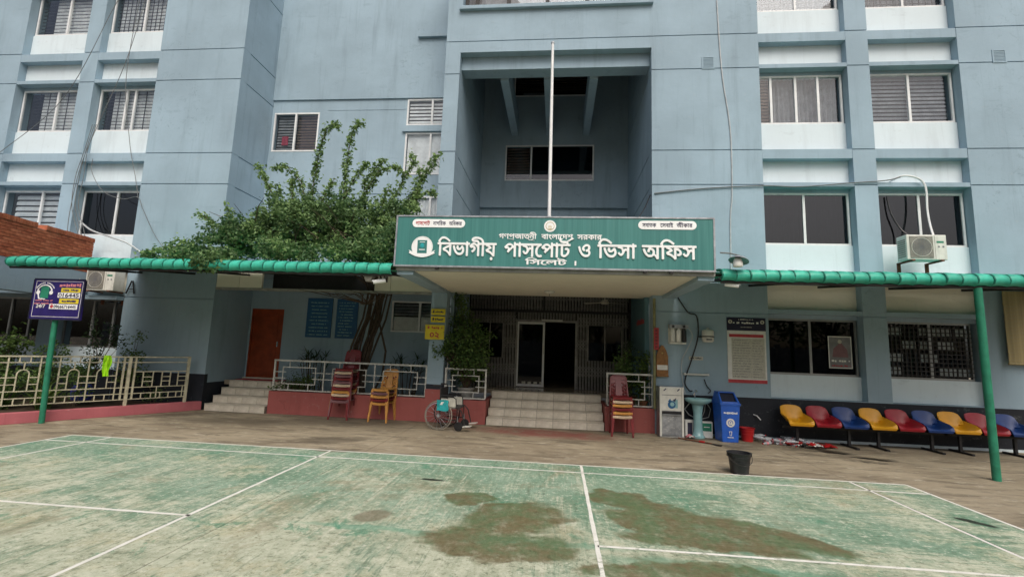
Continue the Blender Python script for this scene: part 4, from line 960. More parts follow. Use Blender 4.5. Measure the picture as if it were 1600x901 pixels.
stack(-2.42, 3.26, R(-6), ['tan', 'mar', 'tan', 'purple', 'tan'], ['tan', 'tan', 'mar', 'tan', 'tan'], .076, 'the short tan topped stack', 'chairs in the short tan stack')
stack(3.02, 3.05, R(3), ['creamp', 'tan', 'mar', 'tan', 'creamp', 'mar'], ['mar', 'mar', 'mar', 'mar', 'mar', 'mar'], .077, 'the stack beside the entrance steps', 'chairs in the stack by the entrance steps')

# ================================================================== GANG SEATS
def seat_shell(m):
    prof = [(-.235, .405, .215, 0), (-.248, .435, .238, .006), (-.22, .455, .245, .05), (-.12, .435, .246, .115), (0, .42, .245, .155), (.09, .428, .240, .165), (.15, .465, .234, .15), (.185, .53, .226, .11), (.21, .60, .220, .07), (.232, .67, .215, .045), (.248, .725, .208, .03), (.257, .757, .196, .02), (.260, .772, .180, .01)]
    g = []
    for y, z, hw, up in prof:
        row = []
        for j in range(11):
            u = -1+2*j/10; e = abs(u)**3.2
            if z < .47: row.append((hw*u, y-.0*e, z+up*e))
            else: row.append((hw*u, y-up*e*1.15, z+(.02*e if z < .6 else -.03*e)))
        g.append(row)
    b = MB().shell([list(r) for r in g], -.009); n = len(g)
    b.tube([g[0][j] for j in range(11)]+[g[i][10] for i in range(1, n)]+[g[n-1][j] for j in range(9, -1, -1)]+[g[i][0] for i in range(n-2, -1, -1)], .010, 6)
    return b.mesh('seat', MAT[m], True)
SS = {m: seat_shell(m) for m in ('sy', 'sr', 'sb')}
lipm = {}
def bench(x, label):
    t = thing('gang_seat', label, 'bench', (x, 3.02, 0), 0, 'three seat gang benches along the wall')
    for i, m in enumerate(('sy', 'sr', 'sb')):
        s = link('seat', SS[m], t); s.location = (.29+.522*i, random.uniform(-.01, .01), .01)
        s['label'] = {'sy': 'yellow', 'sr': 'crimson', 'sb': 'blue'}[m]+' plastic bucket seat'
        # reinforcing pad under the lower back
        pd = MB().box(-.12, .12, .10, .19, .445, .452).build('seat_pad', {'sy': 'sy', 'sr': 'sr', 'sb': 'sb'}[m], s)
        MB().box(-.07, .07, -.06, .10, .375, .415).build('seat_bracket', 'iron', s)
    box('beam', 'iron', t, .0, 1.60, -.03, .03, .335, .378)
    for lx in (.30, 1.32):
        b = MB(); b.bar((lx, 0, .03), (lx, 0, .335), .05, .05); b.build('leg', 'black', t)
        b = MB(); b.bar((lx, -.30, .022), (lx, .27, .022), .05, .035); b.build('foot_bar', 'black', t)
    return t
bench(6.36, 'three seat bench nearest the red bucket, in yellow, crimson and blue')
bench(7.95, 'middle bench of three bucket seats under the barred window')
bench(9.50, 'three seat bench standing behind the green post')

# ================================================================== WHEELCHAIR
wc = thing('wheelchair', 'folding wheelchair with teal bag parked by the red wall, facing right', 'wheelchair', (-.86, 2.72, 0), R(-5))
for y, r in ((-.29, .30), (.29, .30)):
    b = MB(); b.tube([(r*math.cos(2*math.pi*k/28), y,   .305+r*math.sin(2*math.pi*k/28)) for k in range(29)], .012, 6, False)
    wh = b.build('wheel', 'wheelgrey' if y < 0 else 'rubber', wc, smooth=True)
    b = MB(); s_ = -1 if y < 0 else 1; b.tube([(.265*math.cos(2*math.pi*k/24), y+s_*.035, .305+.265*math.sin(2*math.pi*k/24)) for k in range(25)], .007, 5, False); b.build('hand_rim', 'chrome', wh)
    b = MB()
    for k in range(14): a = 2*math.pi*k/14; b.tube([(.03*math.cos(a), y, .305+.03*math.sin(a)), (.29*math.cos(a+.12), y, .305+.29*math.sin(a+.12))], .003, 4)
    b.build('spokes', 'steelgrey', wh); MB().lathe([(0,-.03),(.035,-.03),(.035,.03),(0,.03)], (0, y, .305), 12, 'Y').build('hub', 'steelgrey', wh)
for y in (-.25, .25):
    b = MB(); b.tube([(-.14, y, .93), (-.02, y, .93), (.0, y, .90), (.02, y, .30)], .013, 8); b.tube([(.0, y, .70), (.30, y, .70), (.36, y, .66), (.38, y, .46)], .013, 8); b.tube([(0, y, .48), (.42, y, .48), (.50, y, .40), (.58, y, .12)], .013, 8); b.tube([(.02, y, .22), (.40, y, .22), (.40, y, .46)], .012, 8)
    b.build('side_frame', 'iron', wc, smooth=True)
    MB().tube([(-.16, y, .93), (-.05, y, .93)], .019, 8).build('push_grip', 'black', wc); box('armrest', 'black', wc, .04, .33, y-.03, y+.03, .71, .735, .006); box('skirt_guard', 'paperold', wc, .03, .36, y-.006, y+.006, .46, .66)
    cs = MB().lathe([(.035,-.016),(.085,-.018),(.095,-.008),(.095,.008),(.085,.018),(.035,.016)], (.44, y, .095), 18, 'Y').build('castor', 'rubber', wc, smooth=True); MB().lathe([(0,-.014),(.05,-.012),(.05,.012),(0,.014)], (.44, y, .095), 12, 'Y').build('castor_hub', 'steelgrey', cs)
    MB().bar((.42, y+.03, .10), (.40, y+.03, .30), .02, .02).build('castor_fork', 'steelgrey', wc)
    MB().hexa([(.55, y-.08, .10), (.72, y-.08, .115), (.72, y+.08, .115), (.55, y+.08, .10)], [(.55, y-.08, .112), (.72, y-.08, .127), (.72, y+.08, .127), (.55, y+.08, .112)]).build('footrest', 'acwhite', wc)
MB().shell([[(.02+.1*i, y, .47-.02*math.sin(math.pi*(y+.25)/.5)) for y in np.linspace(-.25, .25, 6)] for i in range(5)], .012).build('seat_sling', 'black', wc, smooth=True)
MB().shell([[(.02+.02*math.sin(math.pi*(y+.25)/.5)*-1, y, z) for y in np.linspace(-.25, .25, 6)] for z in (.50, .62, .75, .88)], .012).build('back_sling', 'black', wc, smooth=True)
bg_ = thing('teal_bag', 'small teal cloth bag hung on the side of the wheelchair', 'bag', (-.86, 2.72, 0), R(-5))
MB().shell([[(-.02+.05*j+.008*math.sin(i*2), -.345-.015*math.sin(j*1.4+i), .64-.045*i) for j in range(6)] for i in range(6)], .03).build('pouch', 'tealcloth', bg_, smooth=True); MB().shell([[(.03+.035*j, -.362-.01*math.sin(j), .60-.03*i) for j in range(4)] for i in range(3)], -.006).build('pouch_label', 'paper', bg_)

# ================================================================== BY THE RIGHT WALL
# water purifier cabinet
wcab = thing('water_cabinet', 'grey white drinking water cabinet with a blue droplet picture beside the red wall', 'water cooler', (4.12, 3.13, 0), R(2))
box('cabinet_body', 'steelgrey', wcab, -.255, .255, -.02, .28, .02, 1.07, .012)
for x in (-.235, .235): box('side_trim', 'acwhite', wcab, x-.022, x+.022, -.045, -.021, .02, 1.07)
box('top_panel', 'acwhite', wcab, -.21, .21, -.036, -.021, .90, 1.06); mp = box('picture_panel', 'acwhite', wcab, -.21, .21, -.035, -.021, .56, .885); box('dispenser_slot', 'black', wcab, -.21, .21, -.03, -.0205, .47, .545); lp = box('lower_panel', 'steelgrey', wcab, -.21, .21, -.034, -.021, .05, .46)
box('plinth', 'cement', wcab, -.26, .26, -.05, .285, 0, .019); box('drip_tray', 'steelgrey', wcab, -.2, .2, -.075, -.031, .47, .487)
b = MB(); 
b.prism([(.0+.085*math.cos(a)*(1-.0*a), .69+.085*math.sin(a)) for a in [2*math.pi*k/20 for k in range(20)]], -.0385, -.0352); b.build('droplet_print', 'blueboard', mp); cyl((.012, .70), .045, -.041, -.0387, 16).build('droplet_highlight', 'basin', mp); MB().prism([(-.085, .75), (-.03, .82), (.0, .75)], -.0385, -.0352).build('wave_print', 'blueboard', mp); MB().prism([(.02, .78), (.10, .84), (.075, .75)], -.0385, -.0352).build('wave_print', 'inkdark', mp); box('picture_tint', 'basin', mp, .03, .13, -.0375, -.0352, .62, .80)
for x in (-.17, .12): MB().bar((x, -.04, .985), (x+.05, -.04, 1.03), .022, .008, (0,1,0)).build('button_mark', 'inkdark', wcab)
for k in range(12): MB().box(0, random.uniform(.01,.04), -.0362, -.0341, 0, random.uniform(.004,.012)).build('scratch_mark', 'acwhite', lp).location = (random.uniform(-.2,.16), 0, random.uniform(.06,.44))
# pedestal wash basin
bs = thing('wash_basin', 'aqua ceramic pedestal wash basin between the water cabinet and blue bin', 'wash basin', (4.71, 3.22, 0))
MB().lathe([(.10, .70), (.20, .735), (.275, .785), (.29, .825), (.285, .84), (.255, .835), (.22, .79), (.12, .755), (.0, .75)], (0,-.03,0), 28, sx=1, sy=.78).build('basin_bowl', 'basin', bs, smooth=True)
MB().lathe([(.14, 0), (.145, .03), (.11, .07), (.095, .2), (.092, .5), (.115, .66), (.13, .71)], (0, .02, 0), 20).build('pedestal', 'basin', bs, smooth=True)
b = MB(); b.tube([(-.02, .14, .83), (-.02, .14, .97), (-.02, .10, 1.01), (-.02, .02, 1.00), (-.02, .0, .97)], .015, 8); b.bar((-.06, .14, .90), (.0, .14, .94), .02); b.build('tap', 'chrome', bs, smooth=True)
MB().tube([(-.12, .1, .76), (-.24, .16, .58), (-.14, .2, .46), (-.02, .2, .40)], .012, 6).build('drain_hose', 'wirew', bs, smooth=True); MB().tube([(.20, .12, .74), (.19, .18, .55), (.14, .22, .40)], .009, 6).build('supply_hose', 'wirew', bs, smooth=True); MB().tube([(.24, .15, .72), (.33, .2, .60), (.30, .24, .42), (.12, .25, .36), (.05, .25, .40)], .009, 6).build('supply_hose', 'wirew', bs, smooth=True)
# cartons under the basin
ct = thing('paper_carton', 'white and green carton standing behind the pedestal of the wash basin', 'carton', (4.91, 3.33, 0), R(-4))
box('carton_body', 'paper', ct, -.12, .12, -.06, .08, 0, .34, .004); box('green_label', 'greenprint', ct, -.10, .10, -.063, -.0605, .14, .31); box('label_line', 'paper', ct, -.06, .06, -.0655, -.0632, .22, .235)
ct2 = thing('open_carton', 'white paper frame carton leaning behind the wash basin, left of the pedestal', 'carton', (4.56, 3.36, 0), R(6))
for a in ((-.10, -.05, 0, .36), (.06, .11, 0, .36)): box('carton_flap', 'paper', ct2, a[0], a[1], -.03, .03, a[2], a[3])
box('carton_top', 'paper', ct2, -.05, .06, -.028, .028, .30, .36); box('carton_back', 'inkdark', ct2, -.05, .06, .0, .02, 0, .30)
rg = thing('crumpled_rag', 'crumpled pink and white rag at the foot of the water cabinet', 'rag', (4.50, 3.10, 0))
MB().shell([[(-.09+.03*j, -.06+.03*i, .03+.06*abs(math.sin(i*1.7+j*2.3))*(1-abs(j-3)/3.6)) for j in range(7)] for i in range(5)], .01).build('rag_fold', 'inkpink', rg, smooth=True); MB().shell([[(-.03+.03*j, -.09+.03*i, .02+.05*abs(math.sin(i*2.1+j*1.3))) for j in range(4)] for i in range(3)], .01).build('rag_fold', 'paper', rg, smooth=True)
# blue swing bin
bn = thing('blue_bin', 'tall blue plastic litter bin with an open hood standing by the wash basin', 'bin', (5.24, 3.02, 0), R(4))
def q4(hx, y0, y1, z): return [(-hx, y0, z), (hx, y0, z), (hx, y1, z), (-hx, y1, z)]
MB().hexa(q4(.165, -.17, .20, 0), q4(.20, -.205, .235, .76)).build('bin_body', 'bin', bn, bevel=.012)
b = MB(); b.box(-.215, .215, -.222, .25, .755, .80); b.build('bin_rim', 'bin', bn, bevel=.008)
hd = MB(); h0, h1 = .80, 1.0
hd.hexa([(-.205,-.20,h0),(-.165,-.20,h0),(-.165,.24,h0),(-.205,.24,h0)], [(-.175,-.02,h1),(-.15,-.02,h1),(-.15,.20,h1),(-.175,.20,h1)]); hd.hexa([(.165,-.20,h0),(.205,-.20,h0),(.205,.24,h0),(.165,.24,h0)], [(.15,-.02,h1),(.175,-.02,h1),(.175,.20,h1),(.15,.20,h1)])
hd.hexa([(-.165,.20,h0),(.165,.20,h0),(.165,.24,h0),(-.165,.24,h0)], [(-.15,.17,h1),(.15,.17,h1),(.15,.20,h1),(-.15,.20,h1)]); hd.box(-.174, .174, -.03, .199, h1+.001, h1+.02); hd.hexa([(-.165,-.205,h0),(.165,-.205,h0),(.165,-.17,h0),(-.165,-.17,h0)], [(-.16,-.19,h0+.03),(.16,-.19,h0+.03),(.16,-.155,h0+.03),(-.16,-.155,h0+.03)])
hd.build('bin_hood', 'bin', bn, bevel=.005); MB().hexa([(-.163,-.12,h0+.001),(.163,-.12,h0+.001),(.163,-.11,h0+.001),(-.163,-.11,h0+.001)], [(-.15,.02,h1-.005),(.15,.02,h1-.005),(.15,.03,h1-.005),(-.15,.03,h1-.005)]).build('swing_flap', 'bindark', bn)
def front(z): return -.17-.035*z/.76-.004
scb = scribble(bn, 'ink', -.14, .14, .575, .625, front(.6)-.001, 'bin_lettering', th=.004)
rr = ring((.0, .40), .055, .088, front(.40)-.001, 'paper', 'bin_emblem', bn, .005); ring((0, .40), .02, .04, front(.40)-.001, 'paper', 'bin_emblem', bn, .005); MB().bar((.0, front(.38)-.004, .40), (.045, front(.38)-.004, .355), .018, .006, (0,1,0)).build('bin_emblem', 'paper', bn)
b = MB(); b.box(-.03, .03, front(.2)-.008, front(.2)+.004, .215, .225); b.bar((-.025, front(.2)-.004, .22), (-.015, front(.2)-.004, .14), .008); b.bar((.025, front(.2)-.004, .22), (.015, front(.2)-.004, .14), .008); b.bar((-.015, front(.2)-.004, .14), (.015, front(.2)-.004, .14), .008); b.box(-.06, .06, front(.1)-.008, front(.1)+.004, .095, .108); b.build('bin_symbol', 'paper', bn)
def bucket(name, label, loc, m, r0, r1, h, handle):
    t = thing(name, label, 'bucket', loc)
    MB().lathe([(0, .0), (r0, .0), (r0+(r1-r0)*.96, h*.93), (r1, h*.94), (r1+.014, h*.955), (r1+.016, h*.99), (r1+.004, h), (r1-.010, h*.985), (r1-.014, h*.9), (r0-.006, .012), (0, .012)], (0,0,0), 28).build('bucket_body', m, t, smooth=True)
    for k in (0, 1): 
        z = h*(.55+.25*k); rr_ = r0+(r1-r0)*z/h; MB().lathe([(rr_-.004, z-.006), (rr_+.006, z), (rr_-.003, z+.006)], (0,0,0), 28).build('rib_ring', m, t, smooth=True)
    if handle:
        for s in (-1, 1): box('handle_lug', m, t, s*(r1+.002)-.015, s*(r1+.002)+.015, -.02, .02, h*.80, h*.95)
        MB().tube([((r1+.012)*math.cos(a), -(r1+.03)*math.sin(a)*.98, h*.88-.13*math.sin(a)) for a in [math.pi*k/14 for k in range(15)]], .005, 6).build('handle', 'iron', t)
    return t
bucket('black_bucket', 'black plastic bucket with wire handle standing alone on the court edge', (4.42, .13, 0), 'black', .125, .165, .315, True)
rb_ = bucket('red_bucket', 'red plastic bucket standing right of the blue bin', (5.70, 3.14, 0), 'redp', .11, .145, .28, False)
# broom lying on the ground
br = thing('stick_broom', 'dark stick broom with red binding lying in front of the wash basin', 'broom', (0, 0, 0))
MB().tube([(4.22, 2.96, .02), (4.75, 2.45, .02)], .012, 8).build('handle', 'rust', br); MB().tube([(4.56, 2.635, .024), (4.64, 2.555, .026)], .02, 8).build('binding', 'redp', br)
b = MB()
for k in range(40): dx, dy = random.uniform(-.05, .05), random.uniform(-.05, .05); b.tube([(4.70, 2.50, .018), (4.86+dx, 2.33+dy, .008+random.random()*.02)], .0035, 4)
b.build('bristles', 'iron', br)
# litter: empty bottles and red wrappers, each a thing
bm_ = MB().lathe([(0, 0), (.028, .002), (.032, .02), (.030, .06), (.033, .10), (.030, .14), (.012, .185), (.012, .20), (0, .20)], (0,0,0), 12).mesh('bottle_body', MAT['bottle'], True)
cm_ = MB().lathe([(0, .20), (.014, .20), (.014, .218), (0, .218)], (0,0,0), 10).mesh('bottle_cap', MAT['redp'], True); cm2 = MB().lathe([(0, .20), (.014, .20), (.014, .218), (0, .218)], (0,0,0), 10).mesh('bottle_cap', MAT['paper'], True)
lm_ = MB().lathe([(.0325, .07), (.0345, .085), (.0345, .115), (.0315, .125)], (0,0,0), 12).mesh('bottle_label', MAT['inkpink'], True)
for k in range(26):
    x = 5.86+1.0*random.random()**1.2; y = 3.02+random.uniform(-.20, .28)-.22*(x-5.9)*.3
    t = thing('plastic_bottle', 'empty clear plastic bottle lying in the litter heap right of the red bucket', 'bottle', (x, y, .035+.05*random.random()*(k % 3)), 0, 'empty bottles in the litter heap')
    t.rotation_euler = (R(random.uniform(78, 100)), 0, random.uniform(0, 6.28)); link('bottle_body', bm_, t); link('bottle_cap', cm_ if k % 2 else cm2, t)
    if k % 3 == 0: link('bottle_label', lm_, t)
for k in range(24):
    if k < 13: x, y = 6.42+random.uniform(-.24, .27), 3.0+random.uniform(-.2, .22)
    else: x, y = 6.98+random.uniform(-.24, .26), 2.72+random.uniform(-.10, .12)
    g = [[(-.09+.03*j, -.05+.025*i, .012+.035*abs(math.sin(i*1.3+j*1.9+k))) for j in range(7)] for i in range(5)]
    o = MB().shell(g, .003).build('red_wrapper', 'redp' if k % 4 else 'paper', None, smooth=True); o.location = (x, y, .004+.03*random.random()); o.rotation_euler = (random.uniform(-.15,.3), random.uniform(-.2,.2), random.uniform(0, 6))
    tag(o, ('crumpled red plastic wrapper lying in the litter under the first bench' if k % 4 else 'crumpled white paper scrap lying in the litter under the first bench'), 'wrapper', 'wrappers in the litter heap')
pp = thing('white_pipe_end', 'short white pipe stub sticking out of the black skirting behind the red bucket', 'pipe', (5.98, 3.47, .52)); MB().tube([(0,.02,0), (.05,-.05,-.02), (.11,-.09,-.10)], .013, 8).build('pipe_body', 'poleW', pp)

# ---- things on the right wall
wf = thing('water_filter', 'wall mounted water filter with two white cartridges and one black', 'water filter', (4.35, 3.40, 2.24))
b = MB(); b.box(-.20, .20, .07, .095, -.21, .22); b.build('back_plate', 'acwhite', wf); box('top_bracket', 'steelgrey', wf, -.20, .22, -.05, .069, .13, .215, .01); box('lower_bracket', 'acwhite', wf, -.20, .17, -.03, .069, -.225, -.19)
for x, m in ((-.125, 'paper'), (.01, 'paper'), (.135, 'black')): MB().lathe([(0, -.18), (.045, -.175), (.05, -.15), (.05, .08), (.035, .10), (.035, .128), (0, .128)], (x, .0, 0), 16).build('cartridge', m, wf, smooth=True)
for x in (-.12, .12): MB().lathe([(0,-.012),(.03,-.012),(.03,.012),(0,.012)], (x, -.06, .17), 12, 'Y').build('gauge', 'black', wf)
tk = thing('round_tank', 'small white round tank strapped to the wall right of the water filter', 'tank', (5.0, 3.38, 2.22))
MB().lathe([(0,-.145),(.10,-.14),(.125,-.11),(.125,.11),(.10,.14),(.03,.155),(.02,.18),(0,.18)], (0,0,0), 20).build('tank_body', 'acwhite', tk, smooth=True); MB().lathe([(.124,-.03),(.131,-.028),(.131,-.005),(.124,-.003)], (0,0,0), 20).build('strap', 'black', tk); box('strap_arm', 'black', tk, -.20, .17, .08, .118, -.03, -.005); box('tank_label', 'curtain2', tk, -.07, .05, -.128, -.121, -.10, -.06)
wd = thing('wooden_plaque', 'arched brown wooden plaque with a white card on the wall by the railing', 'plaque', (4.0, 3.42, 1.3), 0)
MB().prism([(-.13, 0), (.13, 0), (.13, .42), (.09, .56), (.03, .66), (0, .68), (-.03, .66), (-.09, .56), (-.13, .42)], .0, .06).build('plaque_board', 'wood', wd); box('white_card', 'paper', wd, -.115, .115, -.006, -.0005, .12, .23); box('plaque_ledge', 'wood', wd, -.135, .135, -.03, .06, -.03, -.002); MB().lathe([(0,-.01),(.02,-.01),(.02,.005),(0,.005)], (0, 0, .50), 12, 'Y').build('plaque_boss', 'inkgold', wd)
lb = thing('label_plate', 'small cream label plate on the wall above the tube light', 'plate', (4.76, 3.485, 1.71)); box('plate_body', 'paperold', lb, -.155, .155, 0, .014, -.04, .04); scribble(lb, 'inkdark', -.12, .12, -.015, .02, -.001)
tl = thing('tube_light', 'white tube light fitting on the wall above the wash basin', 'lamp', (4.75, 3.42, 1.35)); box('batten', 'acwhite', tl, -.27, .27, .03, .078, -.02, .02); MB().tube([(-.25, .0, -.005), (.25, .0, -.005)], .016, 10).build('tube', 'acwhite', tl); 
for x in (-.26, .26): box('end_cap', 'paper', tl, x-.012, x+.012, -.02, .05, -.022, .02)
nb = thing('notice_banner', 'printed notice banner with navy heading and red bands beside the window', 'banner', (5.88, 3.485, 1.2))
box('banner_sheet', 'paper', nb, -.42, .42, 0, .012, 0, 1.46); box('navy_heading', 'navydk', nb, -.425, .425, -.003, -.0004, 1.17, 1.465); box('red_band', 'inkred', nb, -.38, .37, -.003, -.0004, 1.02, 1.09); box('red_band', 'inkred', nb, -.42, .42, -.003, -.0004, .0, .075); box('text_area', 'paperold', nb, -.33, .385, -.002, -.0003, .10, 1.0)
scribble(nb, 'paper', -.29, .27, 1.32, 1.37, -.0035, 'heading_print'); scribble(nb, 'paper', -.17, .15, 1.41, 1.435, -.0035, 'heading_print'); scribble(nb, 'paperold', -.12, .12, 1.24, 1.26, -.0035, 'heading_print')
for x in (-.35, .35): ring((x, 1.37), .018, .045, -.0034, 'paperold', 'heading_emblem', nb, .002, 16)
for k in range(15): scribble(nb, 'curtain2', -.31, random.uniform(.0, .10), .13+.058*k, .15+.058*k, -.0022, 'text_row', th=.001); scribble(nb, 'curtain2', .12, random.uniform(.25, .37), .13+.058*k, .148+.058*k, -.0022, 'text_row', th=.001)
po = thing('window_poster', 'small framed dark poster with a figure hanging inside the black right hand window', 'poster', (7.99, 3.705, 1.60)); box('poster_sheet', 'curtain2', po, -.25, .25, 0, .006, 0, .72); b = MB(); b.box(-.25,.25,-.004,0,0,.02); b.box(-.25,.25,-.004,0,.70,.72); b.box(-.25,-.23,-.004,0,.02,.70); b.box(.23,.25,-.004,0,.02,.70); b.build('poster_border', 'paper', po)
b = MB(); b.prism([(-.17,.25),(.17,.25),(.15,.42),(.07,.52),(.02,.60),(-.04,.53),(-.14,.44)], -.0025, -.0002); b.build('picture_print', 'purple', po); cyl((.0, .60), .045, -.004, -.0026, 16).build('picture_print', 'paperold', po); scribble(po, 'paper', -.19, .20, .14, .20, -.001); scribble(po, 'inkred', -.19, .20, .04, .08, -.001)
bl = thing('bamboo_blind', 'tan bamboo roll blind hanging at the right edge behind the green post', 'blind', (11.7, 3.40, 1.82))
slm = MB().box(-.5, .5, -.006, .006, 0, .026).mesh('blind_slat', MAT['bamboo'])
for k in range(53): o = link('blind_slat', slm, bl); o.location = (random.uniform(-.004,.004), random.uniform(-.003,.003), .04+.029*k)
MB().tube([(-.51,0,.015),(.51,0,.015)], .022, 8).build('bottom_rail', 'bamboo', bl)
pv = thing('wall_pipe', 'thin olive pipe running up the corner beside the entrance', 'pipe', (3.83, 3.44, 0)); MB().tube([(0,0,.55), (0,0,2.4), (.0,.0,3.05)], .032, 10).build('pipe_body', 'pvc', pv, smooth=True)
rs_ = thing('red_strip_sign', 'narrow vertical red sign strip on the olive pipe by the entrance', 'sign', (3.86, 3.395, 1.87)); box('strip_board', 'inkred', rs_, -.05, .06, 0, .01, 0, .5)
for k in range(6): MB().box(-.025, .03, -.003, -.0003, .04+.075*k, .085+.075*k).build('strip_print', 'mar', rs_)
rw = thing('red_wall_writing', 'faded red lettering panel on the teal side wall of the porch', 'sign', (3.695, 4.5, 2.50)); 
for k in range(7): MB().box(-.004, 0, -.5+.15*k, -.5+.15*k+.1, 0, .10+.02*(k % 3)).build('red_letter', 'inkred', rw)
# ceiling fan and soffit lamp
cf = thing('ceiling_fan', 'cream ceiling fan hanging in the porch before the gate', 'fan', (2.85, 5.0, 3.10))
MB().tube([(0,0,.02),(0,0,.40)], .014, 8).build('down_rod', 'fanbrown', cf); MB().lathe([(0,-.05),(.09,-.045),(.12,-.01),(.10,.03),(.04,.05),(0,.05)], (0,0,0), 18).build('motor', 'fanbrown', cf, smooth=True)
for k in range(3):
    a = R(25)+2*math.pi*k/3; c, s = math.cos(a), math.sin(a); p = lambda r, o_, z: (r*c-o_*s, r*s+o_*c, z)
    MB().hexa([p(.1,-.05,-.012), p(.62,-.07,-.018), p(.62,.07,.0), p(.1,.05,-.006)], [p(.1,-.05,-.006), p(.62,-.07,-.012), p(.62,.07,.006), p(.1,.05,.0)]).build('fan_blade', 'fanbrown', cf)
sl_ = thing('soffit_lamp', 'round white lamp fitting on the canopy soffit', 'lamp', (1.40, 3.2, 3.13)); MB().lathe([(0,-.06),(.07,-.055),(.11,-.03),(.12,0)], (0,0,0), 20).build('lamp_shade', 'acwhite', sl_, smooth=True); MB().lathe([(.125,-.012),(.125,0),(.10,0)], (0,0,0), 20).build('lamp_rim', 'steelgrey', sl_); MB().tube([(0,0,-.06),(0,0,-.13)], .006, 6).build('pull_cord', 'wire', sl_)
# floodlight and cameras
fl = thing('flood_lamp', 'white lamp with a wide shade on an arm over the start of the right awning', 'lamp', (4.60, .45, 3.28)); fl.scale = (1.05, 1.05, 1.05)
MB().lathe([(.02,.17),(.10,.14),(.15,.10),(.155,.09),(.14,.10),(.09,.125)], (0,0,0), 20).build('lamp_shade', 'steelgrey', fl, smooth=True).rotation_euler = (R(-12), R(14), 0)
MB().lathe([(0,-.02),(.07,-.015),(.078,.0),(.072,.06),(.05,.12),(0,.13)], (0,0,0), 18).build('lamp_bulb', 'paper', fl, smooth=True); MB().tube([(-.27,-.01,.21),(-.12,0,.205),(.03,0,.17)], .013, 8).build('lamp_arm', 'wire', fl)
def cctv(label, loc, rz, tilt):
    t = thing('security_camera', label, 'camera', loc); t.rotation_euler = (0, tilt, rz)
    MB().lathe([(0,-.11),(.036,-.11),(.036,.10),(.030,.115),(0,.115)], (0,0,0), 16, 'X').build('camera_body', 'poleW', t, smooth=True); MB().lathe([(0,.105),(.028,.105),(.028,.12),(0,.12)], (0,0,0), 14, 'X').build('lens', 'black', t); MB().shell([[(-.10+.23*i, .042*math.cos(a), .042*math.sin(a)) for a in (R(20), R(60), R(90), R(120), R(160))] for i in range(2)], .004).build('sun_hood', 'poleW', t); MB().tube([(-.08,0,.03),(-.16,0,.08),(-.22,0,.10)], .014, 8).build('bracket', 'wire', t); return t
cctv('white bullet camera under the right awning beside the canopy', (4.58, .70, 2.99), R(-8), R(8)); cctv('white bullet camera under the left awning beside the canopy', (-1.72, .72, 2.92), R(195), R(12))
dm = thing('junction_box', 'grey junction box under the left awning beside the bullet camera', 'box', (-1.93, .74, 2.96)); MB().hexa(q4(.05,-.05,.05,-.05), q4(.085,-.07,.07,.05)).build('box_body', 'acgrey', dm, bevel=.008); box('box_lid', 'curtain2', dm, -.095, .095, -.08, .08, .051, .062)
# yellow counter signs on the left pier
ys = thing('yellow_number_sign', 'yellow sign with the Bengali number zero two on the left pier', 'sign', (-1.32, 3.43, 1.93)); box('sign_plate', 'yellow', ys, -.25, .22, 0, .012, 0, .35); text('০২', ys, 'inkred', -.13, .10, .06, .10, y=-.001, ref='০', off=.03, depth=.003); scribble(ys, 'inkred', -.19, .17, .25, .31, -.001)
for z, nm in ((2.34, 'lower'), (2.52, 'upper')):
    yy = thing('yellow_arrow_sign', 'small yellow sign, %s of the two above the number sign on the pier' % nm, 'sign', (-1.28, 3.44, z)); box('sign_plate', 'yellow', yy, -.17, .18, 0, .012, 0, .145); scribble(yy, 'inkdark', -.06, .13, .045, .10, -.001); MB().prism([(-.14,.05),(-.09,.05),(-.09,.11),(-.115,.12)], -.003, -.0003).build('sign_symbol', 'inkdark', yy)
# two blue notice boards on the recessed wall
for x, wd_, nm, rows in ((-5.09, .74, 'left blue notice board with centred white lines', 10), (-4.28, .62, 'right blue notice board partly behind the climber stems', 12)):
    nbd = thing('blue_notice_board', nm+' on the porch wall', 'notice board', (x, 4.97, 1.90)); bdp = box('board_plate', 'blueboard', nbd, -wd_/2, wd_/2, 0, .02, 0, 1.1)
    for k in range(rows):
        hw = wd_*random.uniform(.28, .42); z = .06+1.0*k/rows; scribble(bdp, 'basin', -hw, hw if rows == 10 else random.uniform(.05, hw), z, z+.035, -.001)
# air conditioners
def ac_unit(name, label, loc, rz, flip=False):
    t = thing(name, label, 'air conditioner', loc, rz); W_, D_, H_ = .80, .30, .58
    box('case', 'acwhite', t, 0, W_, 0, D_, .03, H_, .018); fx = .27 if not flip else .27
    gp = box('fan_panel', 'acgrey', t, .06, .52, -.012, -.0005, .07, .54)
    for r in (.05, .09, .13, .17, .205): ring((.29, .305), r-.006, r, -.013, 'acwhite' if r > .2 else 'curtain2', 'fan_guard_ring', gp, .006, 28)
    b = MB()
    for k in range(8): a = math.pi*k/8; b.bar((.29-.2*math.cos(a), -.016, .305-.2*math.sin(a)), (.29+.2*math.cos(a), -.016, .305+.2*math.sin(a)), .006, .004, (0,1,0))
    b.build('fan_guard_spokes', 'curtain2', gp)
    b = MB()
    for k in range(9): b.box(-.008, -.0005, .04, .26, .10+.045*k, .12+.045*k)
    b.build('side_louvres', 'acgrey', t); box('badge_plate', 'greenprint', t, .60, .74, -.004, -.0003, .40, .44); box('case_seam', 'acgrey', t, .56, .566, -.003, -.0003, .04, .56)
    for x in (.08, .66): b = MB().box(x, x+.06, -.02, .46, .0, .03); b.box(x, x+.06, .42, .46, -.3, 0); b.build('bracket', 'rust', t)
    for x in (.62, .71): MB().box(x, x+.035, -.005, -.0003, .30, .335).build('warning_mark', 'curtain2', t)
    return t
ac_unit('outdoor_unit', 'old white outdoor unit on a rusty bracket above the right awning', (9.07, 3.0, 3.95), 0)
